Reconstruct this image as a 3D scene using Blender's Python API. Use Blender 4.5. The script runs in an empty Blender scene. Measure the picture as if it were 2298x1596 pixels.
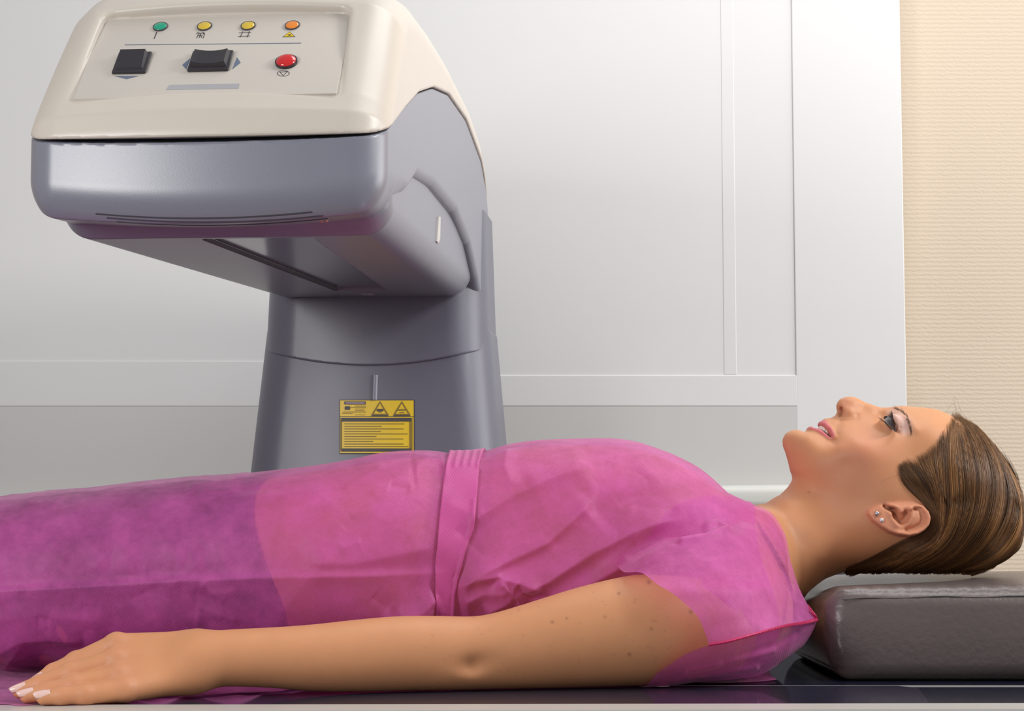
import bpy, bmesh, math, random
import numpy as np
from mathutils import Vector
random.seed(7); rng = np.random.default_rng(7)
S = bpy.context.scene
COL = S.collection

# ---------------------------------------------------------------- camera
FPX = 4200.0; PITCH = math.radians(4.8); CAM = np.array([0, -1.87, .155])
cd = bpy.data.cameras.new('camera'); cam = bpy.data.objects.new('camera', cd); COL.objects.link(cam)
cd.sensor_width = 36.0; cd.lens = 36.0 * FPX / 2298; cd.clip_start = .05
cam.location = CAM; cam.rotation_euler = (math.pi / 2 + PITCH, 0, 0)
S.camera = cam
# ---------------------------------------------------------------- light
w = bpy.data.worlds.new('world'); S.world = w; w.use_nodes = True
w.node_tree.nodes['Background'].inputs[0].default_value = (.95, .96, 1, 1)
w.node_tree.nodes['Background'].inputs[1].default_value = .40
def area(name, loc, tgt, size, power, col=(1, 1, 1), sy=None):
    l = bpy.data.lights.new(name, 'AREA'); l.size = size; l.energy = power; l.color = col
    if sy: l.shape = 'RECTANGLE'; l.size_y = sy
    o = bpy.data.objects.new(name, l); COL.objects.link(o); o.location = loc
    o.rotation_euler = (Vector(tgt) - Vector(loc)).to_track_quat('-Z', 'Y').to_euler()
    return o
area('softbox_right', (1.45, -.55, 1.30), (.0, .1, .2), .45, 19, (1, .985, .96))
area('scanner_side_fill', (2.6, .35, .75), (-.1, .6, .4), 1.5, 33, (1, 1, 1), 1.3)  # added fill lamp that brightens the scanner's right side; no window there
area('softbox_left', (-1.20, -1.45, .62), (-.1, 0, .2), .5, 14.5, (1, .99, .98))
area('ceiling_light', (.55, .25, 1.9), (.25, .75, .6), .9, 12, (1, 1, 1))
S.view_settings.view_transform = 'Standard'; S.view_settings.look = 'None'
S.view_settings.exposure = 0.0; S.view_settings.gamma = 1; S.view_settings.use_curve_mapping = False

# ---------------------------------------------------------------- geometry helpers
def ray(px, py):
    u = (px - 1149) / FPX; v = (798 - py) / FPX
    return np.array([u, math.cos(PITCH) - v * math.sin(PITCH), math.sin(PITCH) + v * math.cos(PITCH)])
def atY(px, py, Y):
    r = ray(px, py); return CAM + (Y - CAM[1]) / r[1] * r
def atZ(px, py, Z):
    r = ray(px, py); return CAM + (Z - CAM[2]) / r[2] * r
def XZ(px, py, Y=0.):
    p = atY(px, py, Y); return (p[0], p[2])
def smooth(e0, e1, x):
    t = np.clip((x - e0) / (e1 - e0), 0, 1); return t * t * (3 - 2 * t)
def smin(a, b, k):
    h = np.clip(.5 + .5 * (b - a) / k, 0, 1); return b * (1 - h) + a * h - k * h * (1 - h)
def smax(a, b, k): return -smin(-a, -b, k)
def rint(a, b, r):           # rounded intersection
    return np.minimum(np.maximum(a + r, b + r), 0) + np.hypot(np.maximum(a + r, 0), np.maximum(b + r, 0)) - r
def cone(p, a, b, ra, rb):   # tapered capsule
    a = np.asarray(a, float); b = np.asarray(b, float); ab = b - a
    t = np.clip(((p - a) @ ab) / (ab @ ab), 0, 1)
    return np.linalg.norm(p - a - t[:, None] * ab, axis=1) - (ra + (rb - ra) * t)
def poly_sd(x, y, P):        # signed distance to a 2-D polygon (negative inside)
    P = np.asarray(P, float); x = np.asarray(x, float); y = np.asarray(y, float)
    d = np.full(x.shape, 1e9); ins = np.zeros(x.shape, bool)
    for i in range(len(P)):
        a = P[i]; b = P[(i + 1) % len(P)]; e = b - a
        wx = x - a[0]; wy = y - a[1]
        t = np.clip((wx * e[0] + wy * e[1]) / max(e @ e, 1e-12), 0, 1)
        d = np.minimum(d, (wx - e[0] * t) ** 2 + (wy - e[1] * t) ** 2)
        c = ((a[1] <= y) & (b[1] > y)) | ((b[1] <= y) & (a[1] > y))
        with np.errstate(divide='ignore', invalid='ignore'):
            xi = a[0] + (y - a[1]) / (b[1] - a[1] if b[1] != a[1] else 1e-12) * e[0]
        ins ^= c & (x < xi)
    d = np.sqrt(d); return np.where(ins, -d, d)
def line_sd(x, y, P):       # signed by the side of the nearest segment
    P = np.asarray(P, float); d = np.full(np.shape(x), 1e9); sg = np.ones(np.shape(x))
    for a, b in zip(P[:-1], P[1:]):
        e = b - a; wx = x - a[0]; wy = y - a[1]
        t = np.clip((wx * e[0] + wy * e[1]) / max(e @ e, 1e-12), 0, 1)
        q = (wx - e[0] * t) ** 2 + (wy - e[1] * t) ** 2; m = q < d
        d = np.where(m, q, d); sg = np.where(m, np.sign(wy * e[0] - wx * e[1]), sg)
    return np.sqrt(d) * sg
def line_d(x, y, P):         # distance to an open polyline
    P = np.asarray(P, float); d = np.full(np.shape(x), 1e9)
    for a, b in zip(P[:-1], P[1:]):
        e = b - a; wx = x - a[0]; wy = y - a[1]
        t = np.clip((wx * e[0] + wy * e[1]) / max(e @ e, 1e-12), 0, 1)
        d = np.minimum(d, (wx - e[0] * t) ** 2 + (wy - e[1] * t) ** 2)
    return np.sqrt(d)
class Grid2:
    def __init__(s, f, x0, x1, y0, y1, h):
        s.x0, s.y0, s.h = x0, y0, h
        xs = np.arange(x0, x1, h); ys = np.arange(y0, y1, h)
        X, Y = np.meshgrid(xs, ys, indexing='ij'); s.a = f(X, Y)
    def __call__(s, x, y, a=None):
        a = s.a if a is None else a
        u = np.clip((x - s.x0) / s.h, 0, a.shape[0] - 1.001); v = np.clip((y - s.y0) / s.h, 0, a.shape[1] - 1.001)
        i = u.astype(int); j = v.astype(int); fu = u - i; fv = v - j
        return (a[i, j] * (1 - fu) + a[i + 1, j] * fu) * (1 - fv) + (a[i, j + 1] * (1 - fu) + a[i + 1, j + 1] * fu) * fv
def surface_nets(f, lo, hi, h, B=8, margin=1.5, project=1, mf=None):
    lo = np.asarray(lo, float); hi = np.asarray(hi, float)
    nb = np.ceil((hi - lo) / (h * B)).astype(int); N = nb * B + 2
    bi = np.stack(np.meshgrid(*[np.arange(n) for n in nb], indexing='ij'), -1).reshape(-1, 3)
    c = lo + (bi + .5) * B * h
    fc = np.concatenate([f(c[i:i + 200000]) for i in range(0, len(c), 200000)])
    act = bi[np.abs(fc) < h * B * .87 * margin * (1 if mf is None else mf(c))]
    o = np.stack(np.meshgrid(*[np.arange(B + 1)] * 3, indexing='ij'), -1).reshape(-1, 3)
    key = lambda q: (q[:, 0].astype(np.int64) * N[1] + q[:, 1]) * N[2] + q[:, 2]
    VK, VP, Q = [], [], []
    corners = np.array([[i, j, k] for i in (0, 1) for j in (0, 1) for k in (0, 1)])
    for s in range(0, len(act), 1200):
        blk = act[s:s + 1200]
        g = blk[:, None, :] * B + o[None]
        v = f((lo + g.reshape(-1, 3) * h)).reshape(len(blk), B + 1, B + 1, B + 1)
        sg = v < 0
        cnt = sum(sg[:, i:i + B, j:j + B, k:k + B].astype(np.int8) for i, j, k in corners)
        n, x, y, z = np.nonzero((cnt > 0) & (cnt < 8))
        if len(n) == 0: continue
        cv = np.stack([v[n, x + i, y + j, z + k] for i, j, k in corners], 1)
        acc = np.zeros((len(n), 3)); num = np.zeros(len(n))
        for a in range(8):
            for b in range(a + 1, 8):
                if np.abs(corners[a] - corners[b]).sum() != 1: continue
                va, vb = cv[:, a], cv[:, b]; m = (va < 0) != (vb < 0)
                t = np.where(m, va / np.where(m, va - vb, 1), 0)
                p = corners[a] + t[:, None] * (corners[b] - corners[a])
                acc += p * m[:, None]; num += m
        cell = blk[n] * B + np.stack([x, y, z], 1)
        VK.append(key(cell)); VP.append(lo + (cell + acc / num[:, None]) * h)
        for ax in range(3):
            e = np.zeros(3, int); e[ax] = 1
            s0 = sg[:, :B, :B, :B]; s1 = sg[:, e[0]:B + e[0], e[1]:B + e[1], e[2]:B + e[2]]
            n, x, y, z = np.nonzero(s0 != s1)
            base = blk[n] * B + np.stack([x, y, z], 1)
            eb = np.zeros(3, int); ec = np.zeros(3, int); eb[(ax + 1) % 3] = 1; ec[(ax + 2) % 3] = 1
            q = np.stack([key(base), key(base - eb), key(base - eb - ec), key(base - ec)], 1)
            fl = s0[n, x, y, z]; q[~fl] = q[~fl][:, ::-1]
            Q.append(q[(base > 0).all(1)])
    VK = np.concatenate(VK); VP = np.concatenate(VP); Q = np.concatenate(Q)
    od = np.argsort(VK); VK = VK[od]; VP = VP[od]
    ix = np.clip(np.searchsorted(VK, Q), 0, len(VK) - 1)
    ok = (VK[ix] == Q).all(1); ix = ix[ok]
    for _ in range(project):
        f0 = f(VP); e = h * .3
        gr = np.stack([(f(VP + e * np.eye(3)[a]) - f0) / e for a in range(3)], 1)
        st = -(f0 / np.maximum((gr ** 2).sum(1), .2))[:, None] * gr
        ln = np.linalg.norm(st, axis=1, keepdims=True); VP = VP + st * np.minimum(1, .5 * h / np.maximum(ln, 1e-9))
    return VP, ix

# ---------------------------------------------------------------- object helpers
def link(o, parent=None):
    COL.objects.link(o)
    if parent is not None: o.parent = parent
    return o
def tag(o, label=None, cat=None, group=None, kind=None):
    if label: o['label'] = label
    if cat: o['category'] = cat
    if group: o['group'] = group
    if kind: o['kind'] = kind
    return o
def empty(name, loc=(0, 0, 0)):
    o = bpy.data.objects.new(name, None); o.location = loc; o.empty_display_size = .05; return link(o)
def npmesh(name, V, Fc, mats, parent=None, smooth_=True, col=None, mi=None):
    V = np.asarray(V, np.float32); me = bpy.data.meshes.new(name)
    if isinstance(Fc, np.ndarray):
        k = Fc.shape[1]; me.vertices.add(len(V)); me.vertices.foreach_set('co', V.ravel())
        me.loops.add(Fc.size); me.loops.foreach_set('vertex_index', Fc.astype(np.int32).ravel())
        me.polygons.add(len(Fc)); me.polygons.foreach_set('loop_start', np.arange(0, Fc.size, k, dtype=np.int32))
        me.update(calc_edges=True); me.validate()
    else: me.from_pydata(V.tolist(), [], Fc); me.update()
    if smooth_: me.polygons.foreach_set('use_smooth', [True] * len(me.polygons))
    if not isinstance(mats, (list, tuple)): mats = [mats]
    for m in mats: me.materials.append(m)
    if mi is not None: me.polygons.foreach_set('material_index', np.asarray(mi, np.int32))
    if col is not None:
        a = me.color_attributes.new('Col', 'FLOAT_COLOR', 'POINT')
        c = np.ones((len(V), 4), np.float32); c[:, :3] = col; a.data.foreach_set('color', c.ravel())
    o = bpy.data.objects.new(name, me)
    return link(o, parent)
class MB:
    def __init__(s): s.bm = bmesh.new()
    def box(s, lo, hi, bev=0, seg=3, mi=0, M=None):
        r = bmesh.ops.create_cube(s.bm, size=1)['verts']; lo = Vector(lo); hi = Vector(hi)
        for v in r: v.co = Vector([(lo[i] + hi[i]) / 2 + v.co[i] * (hi[i] - lo[i]) for i in range(3)])
        fs = set(f for v in r for f in v.link_faces)
        if bev:
            q = bmesh.ops.bevel(s.bm, geom=list({e for v in r for e in v.link_edges}), offset=bev, segments=seg, profile=.5, affect='EDGES')
            vs = set(v for f in q['faces'] for v in f.verts) | {v for v in r if v.is_valid}
            fs = set(f for v in vs for f in v.link_faces); r = list(vs)
        for f in fs: f.material_index = mi
        if M:
            for v in r: v.co = Vector(M(v.co))
        return s
    def prism(s, pts, off, mi=0):     # pts 3-D loop, extruded by vector off
        a = [s.bm.verts.new(p) for p in pts]; b = [s.bm.verts.new(Vector(p) + Vector(off)) for p in pts]
        n = len(pts); fs = [s.bm.faces.new(a[::-1]), s.bm.faces.new(b)]
        for i in range(n): fs.append(s.bm.faces.new((a[i], a[(i + 1) % n], b[(i + 1) % n], b[i])))
        for f in fs: f.material_index = mi
        return s
    def tube(s, pts, r, seg=8, mi=0):
        pts = [Vector(p) for p in pts]; n = len(pts); rings = []
        rr = r if hasattr(r, '__len__') else [r] * n
        for i, p in enumerate(pts):
            t = (pts[min(i + 1, n - 1)] - pts[max(i - 1, 0)]).normalized()
            u = t.cross(Vector((0, 0, 1)) if abs(t.z) < .9 else Vector((1, 0, 0))).normalized(); v = t.cross(u)
            rings.append([s.bm.verts.new(p + (u * math.cos(a) + v * math.sin(a)) * rr[i]) for a in [2 * math.pi * k / seg for k in range(seg)]])
        for A, B in zip(rings[:-1], rings[1:]):
            for k in range(seg): s.bm.faces.new((A[k], A[(k + 1) % seg], B[(k + 1) % seg], B[k])).material_index = mi
        s.bm.faces.new(rings[0][::-1]).material_index = mi; s.bm.faces.new(rings[-1]).material_index = mi
        return s
    def ball(s, c, r, sc=(1, 1, 1), mi=0, seg=20):
        q = bmesh.ops.create_uvsphere(s.bm, u_segments=seg, v_segments=seg // 2, radius=r)['verts']
        for v in q: v.co = Vector([v.co[i] * sc[i] + c[i] for i in range(3)])
        for f in set(f for v in q for f in v.link_faces): f.material_index = mi
        return s
    def build(s, name, mats, parent=None, smooth_=True, sharp=True):
        bmesh.ops.recalc_face_normals(s.bm, faces=s.bm.faces)
        me = bpy.data.meshes.new(name); s.bm.to_mesh(me); s.bm.free()
        for m in (mats if isinstance(mats, (list, tuple)) else [mats]): me.materials.append(m)
        if smooth_:
            me.polygons.foreach_set('use_smooth', [True] * len(me.polygons))
            if sharp: me.set_sharp_from_angle(angle=math.radians(38))
        return link(bpy.data.objects.new(name, me), parent)

# ---------------------------------------------------------------- materials
def mat(name, col, rough=.5, spec=.5, metal=0, nscale=0, namp=.06, bump=0, bscale=100, coat=0, crough=.08, sss=0, vcol=False, emis=None, sssr=(1, .35, .2)):
    m = bpy.data.materials.new(name); m.use_nodes = True; nt = m.node_tree; b = nt.nodes['Principled BSDF']
    b.inputs['Base Color'].default_value = (*col, 1); b.inputs['Roughness'].default_value = rough
    b.inputs['Specular IOR Level'].default_value = spec; b.inputs['Metallic'].default_value = metal
    b.inputs['Coat Weight'].default_value = coat; b.inputs['Coat Roughness'].default_value = crough
    if sss:
        b.inputs['Subsurface Weight'].default_value = sss; b.inputs['Subsurface Radius'].default_value = sssr
        b.inputs['Subsurface Scale'].default_value = .006
    tc = nt.nodes.new('ShaderNodeTexCoord'); src = None
    if vcol:
        a = nt.nodes.new('ShaderNodeAttribute'); a.attribute_name = 'Col'; src = a.outputs['Color']
        nt.links.new(src, b.inputs['Base Color'])
    if nscale:
        n = nt.nodes.new('ShaderNodeTexNoise'); n.inputs['Scale'].default_value = nscale; n.inputs['Detail'].default_value = 4
        nt.links.new(tc.outputs['Object'], n.inputs['Vector'])
        r = nt.nodes.new('ShaderNodeMapRange'); r.inputs[3].default_value = 1 - namp; r.inputs[4].default_value = 1 + namp
        nt.links.new(n.outputs['Fac'], r.inputs[0])
        v = nt.nodes.new('ShaderNodeVectorMath'); v.operation = 'SCALE'
        if src: nt.links.new(src, v.inputs[0])
        else: v.inputs[0].default_value = col
        nt.links.new(r.outputs[0], v.inputs['Scale']); nt.links.new(v.outputs[0], b.inputs['Base Color'])
    if bump:
        n = nt.nodes.new('ShaderNodeTexNoise'); n.inputs['Scale'].default_value = bscale; n.inputs['Detail'].default_value = 3
        nt.links.new(tc.outputs['Object'], n.inputs['Vector'])
        k = nt.nodes.new('ShaderNodeBump'); k.inputs['Strength'].default_value = 1; k.inputs['Distance'].default_value = bump
        nt.links.new(n.outputs['Fac'], k.inputs['Height']); nt.links.new(k.outputs[0], b.inputs['Normal'])
    if emis:
        b.inputs['Emission Color'].default_value = (*emis[0], 1); b.inputs['Emission Strength'].default_value = emis[1]
    return m
M_skin = mat('skin', (.62, .34, .22), .50, .40, sss=.25, vcol=True, nscale=55, namp=.05, bump=.00009, bscale=1100)
M_hairbase = mat('hair_base', (.06, .032, .018), .6, .3, nscale=60, namp=.3)
M_hair = mat('hair', (.15, .07, .03), .42, .3, vcol=True)
M_dark = mat('dark_plastic', (.03, .027, .032), .35, .5, nscale=200, namp=.1)
M_beige = mat('beige_plastic', (.62, .56, .49), .33, .5, nscale=25, namp=.02, bump=.00006, bscale=1400)
M_panel = mat('console_foil', (.58, .535, .48), .35, .45, nscale=18, namp=.02)
M_shell = mat('blue_grey_plastic', (.195, .20, .25), .34, .55, nscale=25, namp=.03, bump=.00008, bscale=1200, coat=.5, crough=.3)
M_col = mat('column_plastic', (.125, .125, .165), .40, .45, nscale=25, namp=.03, bump=.0001, bscale=1200, coat=.3, crough=.3)
M_print = mat('blue_grey_print', (.14, .17, .25), .5, nscale=40, namp=.05)
M_print2 = mat('pale_print', (.38, .38, .40), .5, nscale=40, namp=.05)
M_ink = mat('dark_ink', (.06, .055, .06), .5, nscale=40, namp=.05)
M_yel = mat('label_yellow', (.80, .55, .01), .4, nscale=30, namp=.03)
M_laminate = mat('white_laminate', (.74, .735, .725), .38, .4, nscale=2.5, namp=.012)
M_laminate_dim = mat('reflection_dimmed_laminate', (.60, .59, .57), .38, .4, nscale=2.5, namp=.012)  # greyer copy of the white laminate, dark room reflection put into the colour
M_rail = mat('pale_grey_rail', (.62, .62, .58), .35, .5, nscale=30, namp=.03, bump=.0002, bscale=900)
M_leather = mat('taupe_leather', (.125, .098, .092), .33, .55, nscale=14, namp=.12, bump=.0006, bscale=160)
M_vent = mat('vent_shadow_plastic', (.05, .045, .06), .6, nscale=90, namp=.1)
M_stitch = mat('leather_seam', (.11, .095, .095), .5, nscale=90, namp=.2)
M_table = mat('navy_gloss', (.012, .016, .035), .06, .6, nscale=12, namp=.2)
M_film = mat('film_gloss', (.035, .035, .06), .06, .8, nscale=12, namp=.2)
M_rim = mat('table_rim', (.60, .57, .53), .25, .5, nscale=10, namp=.02)
M_teeth = mat('teeth', (.86, .82, .74), .2, .6, nscale=60, namp=.02, sss=.1)
M_eye = mat('eyeball', (.22, .19, .19), .06, .8, nscale=200, namp=.25)
M_steel = mat('steel', (.7, .7, .7), .12, .5, 1, nscale=50, namp=.03)
M_nail = mat('nail', (.78, .52, .46), .12, .7, nscale=60, namp=.03, coat=.6)
M_trouser = mat('dark_trousers', (.035, .03, .045), .8, .2, nscale=40, namp=.5, bump=.0008, bscale=90)
M_floor = mat('floor_vinyl', (.35, .34, .33), .4, nscale=8, namp=.08)
M_white = mat('white_paint', (.7, .69, .67), .7, nscale=8, namp=.02)
M_gap = mat('mouth_inside', (.12, .02, .02), .5, nscale=60, namp=.1)

def wallpaper():
    m = mat('beige_wallpaper', (.65, .54, .42), .75, .3, nscale=6, namp=.03); nt = m.node_tree; b = nt.nodes['Principled BSDF']
    tc = nt.nodes['Texture Coordinate']; mp = nt.nodes.new('ShaderNodeMapping'); mp.inputs['Scale'].default_value = (260, 1, 330)
    nt.links.new(tc.outputs['Object'], mp.inputs[0])
    n = nt.nodes.new('ShaderNodeTexNoise'); n.inputs['Scale'].default_value = 1.; n.inputs['Detail'].default_value = 2
    nt.links.new(mp.outputs[0], n.inputs['Vector'])
    wv = nt.nodes.new('ShaderNodeTexWave'); wv.bands_direction = 'Z'; wv.inputs['Scale'].default_value = 46; wv.inputs['Distortion'].default_value = 2.5; wv.inputs['Detail Scale'].default_value = 3
    nt.links.new(tc.outputs['Object'], wv.inputs['Vector'])
    a = nt.nodes.new('ShaderNodeMath'); a.operation = 'ADD'; nt.links.new(n.outputs['Fac'], a.inputs[0]); nt.links.new(wv.outputs['Fac'], a.inputs[1])
    k = nt.nodes.new('ShaderNodeBump'); k.inputs['Distance'].default_value = .0003; k.inputs['Strength'].default_value = 1
    nt.links.new(a.outputs[0], k.inputs['Height']); nt.links.new(k.outputs[0], b.inputs['Normal'])
    return m
M_wall = wallpaper()
def gown_mat(name, base, alpha):
    m = bpy.data.materials.new(name); m.use_nodes = True; nt = m.node_tree; N = nt.nodes; L = nt.links
    b = N['Principled BSDF']; out = N['Material Output']
    b.inputs['Roughness'].default_value = .5; b.inputs['Specular IOR Level'].default_value = .35
    b.inputs['Sheen Weight'].default_value = .25; b.inputs['Sheen Roughness'].default_value = .4
    tc = N.new('ShaderNodeTexCoord')
    n = N.new('ShaderNodeTexNoise'); n.inputs['Scale'].default_value = 22; n.inputs['Detail'].default_value = 6; L.new(tc.outputs['Object'], n.inputs['Vector'])
    cr = N.new('ShaderNodeMapRange'); cr.inputs[3].default_value = .86; cr.inputs[4].default_value = 1.12; L.new(n.outputs['Fac'], cr.inputs[0])
    v = N.new('ShaderNodeVectorMath'); v.operation = 'SCALE'; v.inputs[0].default_value = base; L.new(cr.outputs[0], v.inputs['Scale'])
    L.new(v.outputs[0], b.inputs['Base Color'])
    # embossed spunbond dots
    mp = N.new('ShaderNodeMapping'); mp.inputs['Scale'].default_value = (1, 1, 1); mp.inputs['Rotation'].default_value = (0, math.radians(30), 0)
    L.new(tc.outputs['Object'], mp.inputs[0])
    w1 = N.new('ShaderNodeTexWave'); w1.bands_direction = 'X'; w1.inputs['Scale'].default_value = 150
    w2 = N.new('ShaderNodeTexWave'); w2.bands_direction = 'Z'; w2.inputs['Scale'].default_value = 150
    L.new(mp.outputs[0], w1.inputs['Vector']); L.new(mp.outputs[0], w2.inputs['Vector'])
    mu = N.new('ShaderNodeMath'); mu.operation = 'MULTIPLY'; L.new(w1.outputs['Fac'], mu.inputs[0]); L.new(w2.outputs['Fac'], mu.inputs[1])
    k = N.new('ShaderNodeBump'); k.inputs['Distance'].default_value = .00013; L.new(mu.outputs[0], k.inputs['Height'])
    L.new(k.outputs[0], b.inputs['Normal'])
    tr = N.new('ShaderNodeBsdfTransparent'); tr.inputs[0].default_value = (1, .80, .93, 1)
    tl = N.new('ShaderNodeBsdfTranslucent'); L.new(v.outputs[0], tl.inputs[0]); L.new(k.outputs[0], tl.inputs['Normal'])
    m1 = N.new('ShaderNodeMixShader'); m1.inputs[0].default_value = .16; L.new(b.outputs[0], m1.inputs[1]); L.new(tl.outputs[0], m1.inputs[2])
    m2 = N.new('ShaderNodeMixShader')
    n2 = N.new('ShaderNodeTexNoise'); n2.inputs['Scale'].default_value = 30; n2.inputs['Detail'].default_value = 8; n2.inputs['Roughness'].default_value = .7; L.new(tc.outputs['Object'], n2.inputs['Vector'])
    ar = N.new('ShaderNodeMapRange'); ar.inputs[1].default_value = .3; ar.inputs[2].default_value = .7
    ar.inputs[3].default_value = alpha * .6; ar.inputs[4].default_value = alpha * 1.5; L.new(n2.outputs['Fac'], ar.inputs[0])
    L.new(ar.outputs[0], m2.inputs[0]); L.new(m1.outputs[0], m2.inputs[1]); L.new(tr.outputs[0], m2.inputs[2])
    L.new(m2.outputs[0], out.inputs[0])
    return m
M_gown = gown_mat('pink_nonwoven', (.72, .13, .465), .38)
M_belt = gown_mat('pink_nonwoven_doubled', (.68, .11, .37), .10)
M_seam = mat('crimson_thread', (.62, .03, .14), .6, nscale=300, namp=.3)

# ================================================================ ROOM
PY = .95            # front face of the white sliding panel
def room():
    MB().box((-3, 1.0, -.7), (3, 1.1, 2.2)).build('wall_back', M_wall, smooth_=False)['kind'] = 'structure'
    MB().box((-3.1, -3.2, -.7), (-3, 1.1, 2.2)).build('wall_left', M_white, smooth_=False)['kind'] = 'structure'
    MB().box((3, -3.2, -.7), (3.1, 1.1, 2.2)).build('wall_right', M_white, smooth_=False)['kind'] = 'structure'
    MB().box((-3.1, -3.2, -.8), (3.1, 1.1, -.7)).build('floor', M_floor, smooth_=False)['kind'] = 'structure'
    xr = atY(2034, 850, PY)[0]; x2 = atY(1782, 500, PY)[0]; z1 = atY(1500, 842, PY)[2]; z2 = atY(1500, 912, PY)[2]
    xl = -1.3; xm = atY(850, 600, PY)[0]; x3, x4 = atY(1622, 500, PY)[0], atY(1650, 500, PY)[0]; zl_ = atY(300, 811, PY)[2]
    b = MB(); b.box((xm, PY + .0022, z1 - .004), (x2 + .004, PY + .02, 2.1))                    # right leaf: inset field
    b.box((x2, PY, -.68), (xr, PY + .03, 2.1), .0016, 3); b.box((xm, PY, z2), (x2 + .002, PY + .02, z1), .0016, 3)
    b.box((x3, PY + .0016, z1 + .001), (x4, PY + .02, 2.1), .0007, 2)
    b.build('door_1', M_laminate, smooth_=False)['kind'] = 'structure'
    b = MB(); b.box((xl, PY + .0022, zl_ - .004), (xm, PY + .02, 2.1)); b.box((xl, PY, z2 - .0), (xm, PY + .02, zl_), .0010, 3)
    b.build('door_2', M_laminate, smooth_=False)['kind'] = 'structure'
    b = MB(); za = atY(1700, 1088, PY - .02)[2]; zb = atY(1700, 1141, PY - .02)[2]
    b.box((xl, PY - .03, zb), (xr - .05, PY - .0005, za), .012, 5)
    MB().box((xl, PY + .0003, zb - .01), (xr, PY + .03, z2 - .0001)).build('dim_lower_panel', M_laminate_dim, smooth_=False)['kind'] = 'structure'  # lower door band, its dim reflection painted in as greyer laminate
    MB().box((xl, PY - .012, -.68), (xr, PY + .03, zb - .008)).build('table_reflection_darkener', mat('reflection_dark', (.045, .045, .055), .5, nscale=10, namp=.05), smooth_=False)['kind'] = 'structure'  # dark panel added below the rail to darken what the tabletop reflects
    for v in b.bm.verts: v.co.z -= .0115 * (.4 - v.co.x)
    b.build('trim_1', M_rail)['kind'] = 'structure'
room()

# ================================================================ TABLE
def table():
    t = empty('scan_table', (0, -.03, -.7))
    tag(t, 'long scanner table with glossy navy top and pale rim under the patient', 'table')
    def part(bm, name, m, **k):
        o = bm.build(name, m, t, **k); o.location = (0, .03, .7); return o
    a = atZ(0, 1590, 0); c = atZ(1700, 1582, 0)
    sl = (c[1] - a[1]) / (c[0] - a[0]); e = lambda x: c[1] + .35 * sl * (x - c[0])
    b = MB(); b.prism([(-1.35, e(-1.35), 0), (.75, e(.75), 0), (.75, .33, 0), (-1.35, .33, 0)], (0, 0, -.02)); part(b, 'tabletop', M_table, smooth_=False)
    # clear film over the near half, ends with a slanted edge
    p1 = atZ(2065, 1542, .0004); p2 = atZ(2115, 1596, .0004)
    b = MB(); yl = atZ(1149, 1541, 0)[1]
    b.prism([(-1.3, e(-1.3) - .02, .0002), (p2[0], e(.5) - .02, .0002), (p1[0] - .004, p1[1] - .01, .0002), (p1[0] - .02, yl + .002, .0002), (-1.3, yl + .002, .0002)], (0, 0, .0004))
    part(b, 'film', M_film, smooth_=False)
    b = MB(); b.box((-1.3, yl + .0015, 0), (.75, yl + .0027, .0007)); part(b, 'inlay_line', M_rim, smooth_=False)
    b = MB(); b.prism([(-1.35, e(-1.35) - .045, .001), (.75, e(.75) - .045, .001), (.75, e(.75), .001), (-1.35, e(-1.35), .001)], (0, 0, -.035)); part(b, 'rim', M_rim, smooth_=False)
    b = MB(); b.prism([(-1.37, -.40, -.02), (.77, -.40, -.02), (.77, .34, -.02), (-1.37, .34, -.02)], (0, 0, -.09)); part(b, 'frame', M_rail, smooth_=False)
    b = MB(); b.box((-1.1, -.22, -.7), (-.45, .2, -.11), .02, 3); part(b, 'pedestal', M_shell)
    b = MB(); b.box((.0, -.22, -.7), (.6, .2, -.11), .02, 3); part(b, 'pedestal', M_shell)
table()

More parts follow.
